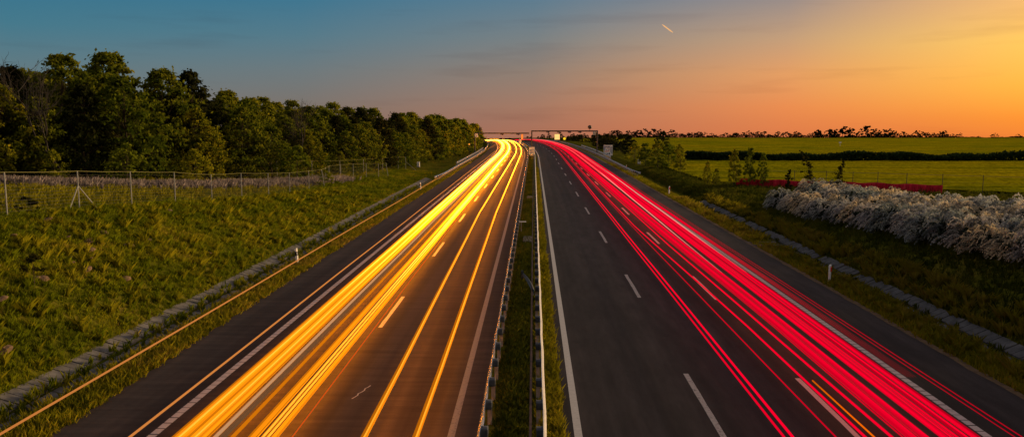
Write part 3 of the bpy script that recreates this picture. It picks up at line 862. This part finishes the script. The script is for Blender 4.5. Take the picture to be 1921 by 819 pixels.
# ---- trees on the right
col_kinds = [Kind(make_tree('slim_tree', None, 'tree', None, tree_mesh(4, 1.75, 90, 42, .17, .05, .16, .6, lump=.10, top_w=1.0), M['leaf_light'])) for _ in range(3)]
for (X, s, h, w, lab) in ((26.2, 106, 5.1, .5, 'tallest of the three slim light green trees left of the red netting'), (28.2, 106, 5.3, .45, 'middle of the three slim light green trees left of the red netting'),
                          (29.9, 106, 4.6, .45, 'right of the three slim light green trees before the red netting'), (22.9, 107, 3.5, .5, 'rounded small green tree left of the three slim ones'),
                          (23.9, 106, 2.6, .6, 'low bush beside the rounded small green tree'), (24.2, 134, 5.0, .62, 'light green oval tree standing alone at the field corner'),
                          (21.8, 158, 4.6, .9, 'green tree at the left end of the verge thicket'), (23.6, 154, 5.1, .9, 'green tree in the middle of the verge thicket'),
                          (25.0, 150, 4.7, .9, 'green tree at the right front of the verge thicket'), (22.6, 148, 3.8, 1.0, 'bushy green tree at the front of the verge thicket'),
                          (26.2, 160, 4.9, .9, 'green tree at the back of the verge thicket'), (21.0, 168, 4.4, 1.0, 'green tree at the far left of the verge thicket'),
                          (28.0, 165, 4.0, .9, 'small green tree at the far right of the verge thicket')):
    slim = w <= .62
    k = (col_kinds if slim else light_kinds)[int(X * 7) % 3]
    o = k.put(onG(X, s, -.05), h / 4 * (w * 1.25 if slim else w * 1.15), X, lab, 'young trees on the right verge', h / 4)
def young(h, bent):
    mb = MB(); n = 9
    pts = [(bent * (t ** 3), 0, h * t * (1 - .1 * bent * t / 2)) for t in np.linspace(0, 1, n)]
    mb.tube([(p[0], p[1], p[2] - .1) for p in pts], [.05 * (1 - .7 * t) for t in np.linspace(0, 1, n)], 6)
    C = []; R = []
    for i in range(26):
        t = .18 + .82 * i / 25
        b = np.array([np.interp(t, np.linspace(0, 1, n), [p[k] for p in pts]) for k in range(3)])
        wd = .16 * h * (1 - t) ** .7 + .05
        C.append(b + rng.normal(size=3) * wd * np.array((.6, .6, .3))); R.append(wd * (.55 + .5 * random.random()))
    return mb, leaves_at(np.array(C), np.array(R), 45, .16)
for (X, s, h, b, lab) in ((31.4, 100, 2.7, .1, 'short dark young tree before the field, left of the bent one'), (34.4, 101, 4.7, -1.4, 'dark young tree with its tip bent over to the left'),
                          (37.6, 100, 4.0, .35, 'upright dark young tree right of the bent one')):
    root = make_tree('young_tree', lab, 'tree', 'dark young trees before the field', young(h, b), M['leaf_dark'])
    root.location = onG(X, s, -.05)
# ---- dark trees beyond the right gantry leg
dk_far = [Kind(make_tree('dark_tree', None, 'tree', None, tree_mesh(10, 7.5, 46, 60, .6, .18, .04), M['leaf_dark'], False)) for _ in range(3)]
for i in range(34):
    s = 215 + i * 8.5 + random.random() * 6
    X = 20 + random.random() * 9 + (s - 215) * .05
    hh = interp(s, [215, 260, 330, 400, 520], [4.9, 4.6, 3.8, 3.2, 3.8]) * (.75 + .4 * random.random())
    random.choice(dk_far).put(onG(X, s, -.1), hh / 10, random.random() * 6, 'dark tree of the thicket right of the motorway beyond the gantry', 'dark thicket beyond the gantry')
for i in range(22):
    s = 560 + random.random() * 40; X = -10 + i * 5.0 + random.random() * 4
    random.choice(dk_far).put(onG(X, s, -.1), (.36 + .16 * random.random()), random.random() * 6, 'far dark tree closing the view behind the motorway bend', 'dark trees behind the bend')
random.choice(dk_far).put(onG(43, 262, -.1), .62, 1, 'dark round tree standing above the verge thicket at the field edge', None)
# ---- far tree line on the field horizon
fl = [Kind(make_tree('horizon_tree', None, 'tree', None, tree_mesh(5, 4.5 + 3 * random.random(), 22, 40, .5, .15, .04, .7), M['leaf_far'], False)) for _ in range(7)]
x_world = 66.0
while x_world < 470:
    y = 672 + random.random() * 20
    px = 1001 + x_world / y * 1512
    base = interp(px, [1150, 1200, 1270, 1300, 1500, 1540, 1575, 1600, 1640, 1760, 1790, 1990], [7.5, 7, 6, 5.4, 5.2, 6.5, 9, 10, 7.0, 6.0, 4.4, 4.4])
    hh = base * (.5 + .75 * random.random() ** 1.2)
    gapf = 1.0 if px < 1770 else 3.2
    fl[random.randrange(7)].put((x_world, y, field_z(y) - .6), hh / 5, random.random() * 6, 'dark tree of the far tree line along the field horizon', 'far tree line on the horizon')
    x_world += (1.5 + random.random() * 2.4) * gapf
N = 9000
X = 60 + 400 * rng.random(N); Y = 694 + 8 * rng.random(N)
hz = np.clip(2.4 + 1.4 * np.sin(X * .11) + .9 * np.sin(X * .37 + 1) + .5 * np.sin(X * 1.1), .15, 9) * np.where(X / Y > .505, .3, 1)
C = np.stack([X, Y, np.array([field_z(v) for v in Y]) + rng.random(N) ** .8 * hz], 1)
V, F, T = leaves_at(C, np.full(N, .4), 2, .7)
tag(np_mesh('horizon_scrub', V, F, M['leaf_far'], None, T), 'ragged low scrub along the horizon of the far field', kind='stuff')
# ---- dark hedge band across the fields
N = 26000
X = 34 + rng.random(N) ** 1.3 * 330; s = 176.5 + rng.random(N) * 6
tz = rng.random(N) ** .7
C = np.array([onG(a, b, 0) for a, b in zip(X, s)]); C[:, 2] += tz * (1.75 + .3 * np.sin(X * .19) + .22 * np.sin(X * .53 + 2))
V, F, T = leaves_at(C, np.full(N, .3), 2, .5)
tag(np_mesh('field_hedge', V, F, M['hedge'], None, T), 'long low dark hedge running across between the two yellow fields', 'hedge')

# ---- pale flowering shrubs
def shrub():
    root = empty('flowering_shrub', (0, 0, 0), 0, None, 'shrub', None)
    C = []; R = []
    for i in range(40):
        a = random.random() * 6.28; r = 1.1 * math.sqrt(random.random())
        C.append((r * math.cos(a), r * math.sin(a), .25 + 1.0 * random.random() * (1 - r * .35))); R.append(.35)
    V, F, T = leaves_at(np.array(C), np.array(R), 45, .15)
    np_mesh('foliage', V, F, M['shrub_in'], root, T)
    VV = []; FF = []; TT = []; nv = 0
    heads = rng.normal(size=(34, 3)); heads[:, 2] = np.abs(heads[:, 2]) * .9 - .12
    heads /= np.linalg.norm(heads, axis=1)[:, None]
    for i in range(200):
        u = heads[i % 34] + rng.normal(size=3) * .13; u /= np.linalg.norm(u)
        b = np.array((u[0] * 1.02, u[1] * 1.02, .22 + max(0, u[2]) * 1.15 + .2 * random.random())) * (.72 + .33 * random.random())
        hd = heads[i % 34]; out = np.array((u[0] + hd[1] * .5 + rng.normal() * .28, u[1] - hd[0] * .5 + rng.normal() * .28, 0)); out /= np.linalg.norm(out) + 1e-6
        L = .42 + .42 * random.random(); rise = .15 + .45 * max(0, u[2]) + .2 * random.random()
        tn = random.choice((.12, .3, .6, .85, .95)) + .12 * u[2]
        path = []
        for k in range(8):
            t = k / 7
            path.append(b + out * L * t + np.array((0, 0, rise * t * 1.1 - (rise + .45) * t * t * .8)))
        # tiny florets along the arching stem
        for k in range(58):
            t = random.random(); j = min(6, int(t * 7)); q = path[j] * (1 - (t * 7 - j)) + path[j + 1] * (t * 7 - j)
            wv = .05 * (1 - .5 * t)
            q = q + rng.normal(size=3) * wv * .55
            d1 = rng.normal(size=3); d1 /= np.linalg.norm(d1); d2 = np.cross(d1, rng.normal(size=3)); d2 /= np.linalg.norm(d2)
            z = .022 + .026 * random.random()
            VV += [q - d1 * z, q + d2 * z * .7, q + d1 * z, q - d2 * z * .7]; FF.append((nv, nv + 1, nv + 2, nv + 3)); nv += 4
            TT += [min(1, max(0, tn + (random.random() - .5) * .25))] * 4
    np_mesh('blossom', VV, FF, M['plume'], root, TT)
    return root
sk = [Kind(shrub()) for _ in range(4)]
rows = [(23.9, 'front row'), (26.5, 'middle row'), (28.9, 'middle row'), (31.0, 'back row')]
for ri, (X0, rn) in enumerate(rows):
    s = 20 + ri * 1.3
    smax = 78 - ri * .5 if ri < 3 else 84
    while s < smax + ri * 2.2:
        X = X0 + (random.random() - .5) * .9
        sca = (.92 + .3 * random.random()) * (.88, 1.0, 1.1, 1.12)[ri]
        lab = {'front row': 'whitish flowering shrub in the front row above the right bank, sprays hanging over the slope',
               'middle row': 'whitish flowering shrub in the middle of the shrub belt on the right bank',
               'back row': 'whitish flowering shrub in the back row of the belt beside the field'}[rn]
        random.choice(sk).put(onG(X, s, -.05), sca, random.random() * 6.28, lab, 'flowering shrubs, ' + rn, sca * (1.05 + .2 * random.random()))
        s += 1.75 + random.random() * .5

# ------------------------------------------------------------------ grass
def tufts(name, pts, nb, hmin, hmax, w, mat, lean=.5, tmul=None, label=None):
    """pts (n,3) tuft bases; nb blades each"""
    n = len(pts); N = n * nb
    b = np.repeat(pts, nb, 0) + np.concatenate([rng.normal(size=(N, 2)) * .05, np.zeros((N, 1))], 1)
    b[:, 2] -= .03
    a = rng.random(N) * 2 * PI
    hs = np.repeat(.6 + .8 * rng.random(n), nb)
    h = (hmin + (hmax - hmin) * rng.random(N)) * hs
    ln = lean * h * rng.random(N)
    d = np.stack([np.cos(a), np.sin(a), np.zeros(N)], 1); e = np.stack([-np.sin(a), np.cos(a), np.zeros(N)], 1)
    up = np.array((0, 0, 1.0))
    mid = b + d * (ln * .35)[:, None] + up * (h * .6)[:, None]
    tip = b + d * ln[:, None] + up * h[:, None]
    ww = w * (.6 + .8 * rng.random(N))
    V = np.stack([b - e * (ww * .5)[:, None], b + e * (ww * .5)[:, None], mid + e * (ww * .4)[:, None], tip, mid - e * (ww * .4)[:, None]], 1).reshape(-1, 3)
    F = np.arange(N * 5).reshape(N, 5)
    tt = np.repeat(rng.random(n) if tmul is None else tmul, nb)
    t = np.clip(tt * .7 + rng.random(N) * .3, 0, 1)
    o = np_mesh(name, V, F, mat, None, np.repeat(t, 5))
    return tag(o, label, None, None, 'stuff')
def patchy(X, s):
    return np.clip(.46 + .38 * np.sin(X * .9 + .3 * s) * np.sin(s * .37 - X * .2) + .2 * np.sin(X * 2.3 - s * .9 + 1.3) + .15 * rng.normal(size=len(X)), 0, 1)
def scatter(n, x0, x1, s0, s1, spow=1.6):
    s = s0 + (s1 - s0) * rng.random(n) ** spow
    X = x0 + (x1 - x0) * rng.random(n)
    return X, s
def base_pts(X, s, dz=0): return np.array([onG(a, b, dz) for a, b in zip(X, s)])
# left bank
X, s = scatter(52000, -25.5, -16.75, 17, 140, 1.8); tufts('bank_grass', base_pts(X, s), 7, .06, .22, .022, M['grass'], .7, patchy(X, s))
X, s = scatter(2600, -25.5, -16.9, 17, 120, 1.6); tufts('bank_weeds', base_pts(X, s), 18, .15, .36, .024, M['grass'], .9, patchy(X, s) * .5)
X, s = scatter(9000, -60, -25, 26, 150, 1.2); tufts('meadow_grass', base_pts(X, s), 9, .12, .4, .045, M['weed'], .7, patchy(X, s) * .5 + .1)
X, s = scatter(9000, -15.0, -13.1, 14, 170, 1.8); X = -13.1 - (-13.1 - X) ; tufts('verge_grass', base_pts(X, s), 6, .10, .32, .035, M['weed'], .7, patchy(X, s))
X, s = scatter(700, -24, -16.9, 17, 90, 1.4); tufts('tall_weeds', base_pts(X, s), 22, .2, .5, .026, M['weed'], 1.0, patchy(X, s) * .4)
# right bank and verge
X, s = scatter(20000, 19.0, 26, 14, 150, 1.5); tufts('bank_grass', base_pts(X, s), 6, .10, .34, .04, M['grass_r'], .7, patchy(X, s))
X, s = scatter(7000, 15.35, 17.35, 14, 170, 1.7); tufts('verge_grass', base_pts(X, s), 6, .10, .34, .04, M['weed'], .7, patchy(X, s) * .9)
X, s = scatter(420, 18.9, 20.6, 20, 95, 1.2); tufts('verge_weeds', base_pts(X, s), 44, .2, .6, .045, M['weed'], .9, patchy(X, s) * .4 + .45)
X, s = scatter(330, 15.9, 17.4, 20, 95, 1.2); tufts('verge_weeds', base_pts(X, s), 44, .15, .5, .045, M['weed'], .9, patchy(X, s) * .4 + .5)
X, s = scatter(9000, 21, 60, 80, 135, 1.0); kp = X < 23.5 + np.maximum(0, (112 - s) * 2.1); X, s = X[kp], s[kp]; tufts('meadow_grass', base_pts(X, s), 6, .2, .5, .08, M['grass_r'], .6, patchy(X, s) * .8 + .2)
# weeds in the channels
X, s = scatter(500, -16.0, -15.9, 14, 110, 1.5); X = X + rng.normal(size=500) * .16; tufts('channel_weeds', base_pts(X, s, .12), 14, .1, .34, .04, M['grass'], .8)
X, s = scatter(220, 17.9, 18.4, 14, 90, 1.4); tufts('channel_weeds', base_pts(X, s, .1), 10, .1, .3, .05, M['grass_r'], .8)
# median
def med_pts(X, s): return np.array([P(a, b, -.01) for a, b in zip(X, s)])
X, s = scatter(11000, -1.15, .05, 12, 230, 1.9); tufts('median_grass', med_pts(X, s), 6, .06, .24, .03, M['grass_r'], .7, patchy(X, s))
X, s = scatter(7000, .1, .86, 12, 150, 1.8); tufts('median_grass', med_pts(X, s), 6, .08, .26, .03, M['weed'], .7, patchy(X, s) * .6)
# dry reeds behind the left fence
N = 5200
X, s = scatter(N, -1, 1, 0, 1, 1); t = rng.random(N)
sX = np.interp(t, [0, .35, .7, 1], [-46, -36, -30, -25.5]) + rng.normal(size=N) * 1.0; sS = np.interp(t, [0, .35, .7, 1], [66, 78, 92, 108]) + rng.normal(size=N) * 1.3
tufts('dry_reeds', base_pts(sX, sS), 7, .25, .68, .08, M['reed'], .5)
# bare soil clods on the left bank
for k in range(46):
    X = -24 + 6.5 * random.random(); s = 19 + 36 * random.random() ** 1.3
    if k < 30: X = -23.5 + 3.8 * random.random(); s = 24 + 18 * random.random()
    mb = MB(); r = .12 + .16 * random.random()
    pts = []; rr = []
    for q in range(6):
        a = PI * q / 5; pts.append((0, 0, r * .3 * -math.cos(a))); rr.append(max(.01, r * math.sin(a)))
    mb.tube(pts, rr, 9)
    mb.v = [(x * (1 + .3 * random.random()), y * (.8 + .3 * random.random()), z * (.9 + .4 * random.random())) for x, y, z in mb.v]
    o = mb.build('dirt_clod', M['clod'], None, False); o.location = onG(X, s, .09); o.rotation_euler = (0, -.3, random.random() * 6)
    tag(o, 'small bare brown earth clod on the grassy left bank', 'earth clod', 'bare earth clods on the left bank')

# ------------------------------------------------------------------ fences
def wire_fence(label, pts, h, mat_post, wires, mesh_step=None, post_r=.035, braced=None, lean=None, vert_until=None, topmat=None):
    base = onG(*pts[0]); root = empty('wire_fence', base, 0, label, 'fence')
    def rel(p): return (p[0] - base[0], p[1] - base[1], p[2] - base[2])
    tops = []; bots = []
    for i, (X, s) in enumerate(pts):
        b = onG(X, s, -.15); l = lean.get(i, (0, 0)) if lean else (0, 0)
        t = (b[0] + l[0], b[1] + l[1], b[2] + .15 + h)
        mb = MB(); mb.tube([rel(b), rel(t)], post_r, 7); mb.build('post', mat_post, root)
        tops.append(np.array(t)); bots.append(np.array((b[0], b[1], b[2] + .15)))
    if braced:
        for i, (dx, ds) in braced:
            a = bots[i] * .38 + tops[i] * .62
            q = onG(pts[i][0] + dx, pts[i][1] + ds, -.05)
            mb = MB(); mb.tube([rel(a), rel(q)], .034, 7); mb.build('brace', mat_post, root)
    mb = MB()
    for f in wires[:1]:
        for i in range(len(pts) - 1):
            a = bots[i] * (1 - f) + tops[i] * f; b = bots[i + 1] * (1 - f) + tops[i + 1] * f
            m_ = (a + b) / 2 - np.array((0, 0, .03)); mb.tube([rel(a), rel(m_), rel(b)], .016, 4)
    mb.build('top_wire', topmat or M['wire'], root)
    mb = MB()
    for f in wires[1:]:
        for i in range(len(pts) - 1):
            a = bots[i] * (1 - f) + tops[i] * f; b = bots[i + 1] * (1 - f) + tops[i + 1] * f
            mb.tube([rel(a), rel(b)], .005, 3, False)
    if mesh_step:
        for i in range(len(pts) - 1):
            L = np.linalg.norm(bots[i + 1] - bots[i]); n = int(L / mesh_step)
            for k in range(1, n):
                t = k / n
                a = bots[i] * (1 - t) + bots[i + 1] * t; b = tops[i] * (1 - t) + tops[i + 1] * t
                mb.tube([rel(a), rel(a * .22 + b * .78)], .0035, 3, False)
    mb.build('wire_mesh', M['wirethin'], root)
    return root
fp = [(-24.6, 25), (-24.6, 31), (-24.6, 36.8), (-24.6, 42.8), (-24.6, 48.5), (-24.6, 54.5), (-24.6, 60.8), (-24.6, 67.1), (-24.6, 74), (-24.6, 80.5), (-24.6, 87.5), (-24.7, 94.5), (-25.6, 98.5), (-26.3, 103), (-26.0, 108), (-25.2, 112), (-24.2, 116), (-23.0, 119), (-21.9, 121)]
wire_fence('wire mesh fence on steel posts along the top of the left bank', fp, 2.1, M['fpost'], [1.0, .9, .76, .68, .6, .52, .44, .36, .28, .2, .12, .04], .3,
           braced=[(3, (-.05, -.95)), (3, (.1, 1.6))], lean={11: (-.32, 0), 18: (-.35, 0)})
fp2 = [(-34, 106), (-31, 112), (-28.5, 118), (-26.5, 125), (-25, 133), (-23.6, 140), (-22.6, 142)]
wire_fence('second wire fence running in front of the dark wood farther on', fp2, 2.2, M['fpost'], [1.0, .75, .5, .25], None, .04, braced=[(6, (2.0, -1.0))])
fp3 = [(27, 108), (30.3, 106.5), (33.7, 105), (37.2, 103.4), (40, 102), (42.5, 100.6), (45.4, 99.2), (48.9, 97.6), (52.7, 95.8), (57.2, 93.6), (62, 91.2), (67, 88.8)]
wire_fence('thin dark post fence along the edge of the yellow field on the right', fp3, 2.35, M['twig'], [.95, .6, .3], None, .035, topmat=M['wirethin'])
# red netting on the field fence
root = empty('red_netting', onG(*fp3[0]), 0, 'long low red netting strip along the field fence', 'netting')
bl = root.location
mb = MB()
path = []
for i in range(7):
    a, b = fp3[i], fp3[i + 1]
    for k in range(6): path.append((a[0] + (b[0] - a[0]) * k / 6, a[1] + (b[1] - a[1]) * k / 6 - .12))
path.append((fp3[7][0], fp3[7][1] - .12))
n = 0
for i, (X, s) in enumerate(path):
    sag = .04 * math.sin(i * .9)
    for th in (0, .02):
        for z in (.06, .35, .68, 1.02):
            p = onG(X, s + th + .03 * math.sin(i * 1.7 + z * 3), z + sag + .02 * random.random()); mb.v.append((p[0] - bl[0], p[1] - bl[1], p[2] - bl[2]))
for i in range(len(path) - 1):
    a = i * 8; b = a + 8
    for k in range(3):
        mb.face((a + k, b + k, b + k + 1, a + k + 1)); mb.face((a + 4 + k, a + 5 + k, b + 5 + k, b + 4 + k))
    mb.face((a + 3, b + 3, b + 7, a + 7))
mb.build('net', M['netting'], root, True)

# ------------------------------------------------------------------ small roadside things
def cabinet(X, s, w, h, label):
    root = empty('roadside_cabinet', onG(X, s), 0, label, 'cabinet')
    mb = MB(); mb.box((0, 0, h / 2 + .1), (w, w * .7, h), bev=.03); mb.build('body', M['white'], root)
    mb = MB(); mb.box((0, 0, .05), (w * 1.15, w * .9, .22), bev=.02); mb.build('plinth', M['conc'], root)
    mb = MB(); mb.box((0, -w * .35 - .012, h / 2 + .12), (w * .8, .02, h * .8), bev=.006); mb.build('door', M['white'], root)
    mb = MB(); mb.box((w * .28, -w * .35 - .03, h / 2 + .1), (.03, .03, .14)); mb.build('handle', M['black'], root)
cabinet(-21.5, 150, .5, .95, 'small white roadside cabinet before the wood on the left')
cabinet(21.6, 166, .55, .95, 'small white roadside cabinet below the right verge thicket')
root = empty('field_marker', onG(118, 300, 0), 0, 'small white marker post standing in the far yellow field', 'marker post')
mb = MB(); mb.tube([(0, 0, 0), (0, 0, 1.6)], .06, 8); mb.build('post', M['white'], root)
mb = MB(); mb.box((0, 0, 1.6), (.9, .08, .5), bev=.02); mb.build('plate', M['white'], root)
# plane's trail high in the sky; emission stands in for sunlight on it
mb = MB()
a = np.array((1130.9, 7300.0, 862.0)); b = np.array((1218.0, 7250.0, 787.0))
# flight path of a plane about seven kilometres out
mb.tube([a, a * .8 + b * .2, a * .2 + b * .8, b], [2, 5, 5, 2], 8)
o = mb.build('plane_streak', m_glow('plane_trail_glow', (.95, .5, .2), .95), None, True)
tag(o, 'short orange trail of a plane in the sky, its sunlight put in as glow', 'plane streak')

# ------------------------------------------------------------------ sky, sun, camera
w = bpy.data.worlds.new('World'); scene.world = w; w.use_nodes = True
t = w.node_tree
for n in list(t.nodes): t.nodes.remove(n)
out = t.nodes.new('ShaderNodeOutputWorld'); bg = t.nodes.new('ShaderNodeBackground')
tc = t.nodes.new('ShaderNodeTexCoord'); sep = t.nodes.new('ShaderNodeSeparateXYZ')
t.links.new(tc.outputs['Generated'], sep.inputs[0])
def math_(op, a, b=None, clamp=False):
    m = t.nodes.new('ShaderNodeMath'); m.operation = op; m.use_clamp = clamp
    for s_, v in ((0, a), (1, b)):
        if v is None: continue
        if hasattr(v, 'is_output'): t.links.new(v, m.inputs[s_])
        else: m.inputs[s_].default_value = v
    return m.outputs[0]
el = math_('MULTIPLY', math_('ARCSINE', sep.outputs['Z']), 180 / PI)
az = math_('MULTIPLY', math_('ARCTAN2', sep.outputs['X'], sep.outputs['Y']), 180 / PI)
fe = math_('POWER', math_('DIVIDE', math_('ADD', el, 3.0), 93.0, True), .5)
def te(e): return math.sqrt(max(0, (e + 3) / 93))
# sky at several azimuths (degrees right of the road), colours by elevation
SKY = {  # unseen zenith and rear sky made brighter and warmer as ambient fill
 -110: [(-1.5, (130, 104, 92)), (1, (150, 118, 100)), (3.5, (158, 128, 112)), (5.8, (150, 128, 118)), (8.5, (135, 124, 120)), (20, (130, 122, 120)), (90, (140, 124, 116))],
 -33: [(-1.5, (112, 104, 104)), (1, (108, 112, 116)), (3.5, (84, 115, 128)), (5.8, (56, 114, 136)), (8.5, (36, 108, 138)), (20, (70, 98, 118)), (90, (140, 124, 116))],
 -16: [(-1.5, (138, 104, 92)), (1, (118, 110, 106)), (3.5, (100, 114, 122)), (5.8, (74, 115, 134)), (8.5, (44, 110, 140)), (20, (72, 100, 120)), (90, (140, 124, 116))],
 0: [(-1.5, (172, 106, 82)), (1, (160, 116, 98)), (3.5, (136, 118, 110)), (5.8, (112, 120, 126)), (8.5, (82, 116, 138)), (20, (80, 104, 122)), (90, (140, 124, 116))],
 17: [(-1.3, (214, 114, 70)), (1, (228, 134, 78)), (3.2, (222, 150, 94)), (5.5, (190, 150, 116)), (8.5, (136, 128, 132)), (20, (90, 104, 124)), (90, (140, 124, 116))],
 31: [(-1.3, (232, 114, 50)), (.3, (246, 142, 48)), (2.2, (254, 176, 60)), (4.8, (255, 196, 84)), (8.5, (236, 172, 112)), (20, (140, 124, 120)), (90, (140, 124, 116))],
 50: [(-1.3, (232, 110, 50)), (.3, (255, 160, 50)), (2.2, (255, 215, 90)), (4.8, (255, 235, 130)), (8.5, (255, 205, 120)), (20, (170, 140, 120)), (90, (140, 124, 116))],
 110: [(-1.3, (150, 100, 85)), (1, (165, 120, 95)), (4, (150, 125, 110)), (8.5, (110, 120, 130)), (20, (70, 100, 125)), (90, (140, 124, 116))],
}
keys = sorted(SKY)
cols = []
for k in keys: cols.append(ramp(t, fe, [(te(e), lin(c)) for e, c in SKY[k]]))
cur = cols[0]
for i in range(1, len(keys)):
    m = t.nodes.new('ShaderNodeMapRange'); m.interpolation_type = 'LINEAR'
    m.inputs['From Min'].default_value = keys[i - 1]; m.inputs['From Max'].default_value = keys[i]
    t.links.new(az, m.inputs['Value'])
    cur = mixc(t, m.outputs[0], cur, cols[i])
# behind: fade azimuths past 110 back to the left side colour
m = t.nodes.new('ShaderNodeMapRange'); m.inputs['From Min'].default_value = 120; m.inputs['From Max'].default_value = 180
t.links.new(az, m.inputs['Value']); cur = mixc(t, m.outputs[0], cur, cols[0])
# thin dusk cloud wisps
mp = t.nodes.new('ShaderNodeMapping'); mp.inputs['Scale'].default_value = (3, 3, 34)
t.links.new(tc.outputs['Generated'], mp.inputs['Vector'])
ns = t.nodes.new('ShaderNodeTexNoise'); ns.inputs['Scale'].default_value = 1.6; ns.inputs['Detail'].default_value = 5
t.links.new(mp.outputs[0], ns.inputs['Vector'])
wf = t.nodes.new('ShaderNodeMapRange'); wf.inputs['From Min'].default_value = .56; wf.inputs['From Max'].default_value = .8; wf.inputs['To Max'].default_value = .6
t.links.new(ns.outputs['Fac'], wf.inputs['Value'])
cur = mixc(t, wf.outputs[0], cur, mixc(t, 1.0, cur, (.72, .66, .7), 'MULTIPLY'))
SUN_AZ, SUN_EL = 62.0, 4.0
sky = t.nodes.new('ShaderNodeTexSky'); sky.sky_type = 'NISHITA'; sky.sun_disc = False
sky.sun_elevation = math.radians(SUN_EL); sky.sun_rotation = math.radians(SUN_AZ)
sc_ = mixc(t, 1.0, sky.outputs[0], (.012, .012, .012), 'MULTIPLY')
cur = mixc(t, 1.0, cur, sc_, 'ADD')
t.links.new(cur, bg.inputs[0]); bg.inputs[1].default_value = 1.0
t.links.new(bg.outputs[0], out.inputs[0])

sd = bpy.data.lights.new('sun', 'SUN'); sd.energy = 4.6; sd.angle = math.radians(16); sd.color = (1.0, .66, .31)
so = bpy.data.objects.new('sun', sd); COL.objects.link(so)
a, e = math.radians(SUN_AZ), math.radians(SUN_EL + 6)
from mathutils import Vector
dirv = Vector((math.sin(a) * math.cos(e), math.cos(a) * math.cos(e), math.sin(e)))
so.rotation_euler = dirv.to_track_quat('Z', 'Y').to_euler()
so.location = (60, 40, 60)

cd = bpy.data.cameras.new('camera'); co = bpy.data.objects.new('camera', cd); COL.objects.link(co)
cd.sensor_width = 36; cd.lens = 1512 / 1921 * 36; cd.clip_start = .1; cd.clip_end = 20000
co.location = (0, 0, 8.5)
co.rotation_euler = (PI / 2 - math.atan(180.5 / 1512), 0, math.atan(40.5 / 1512))
scene.camera = co

vs = scene.view_settings
vs.view_transform = 'Standard'; vs.look = 'None'; vs.exposure = 0; vs.gamma = 1
try: vs.use_curve_mapping = False
except Exception: pass
scene.cycles.use_denoising = True
scene.cycles.max_bounces = 5; scene.cycles.diffuse_bounces = 3
scene.cycles.transparent_max_bounces = 4
scene.cycles.sample_clamp_indirect = 4
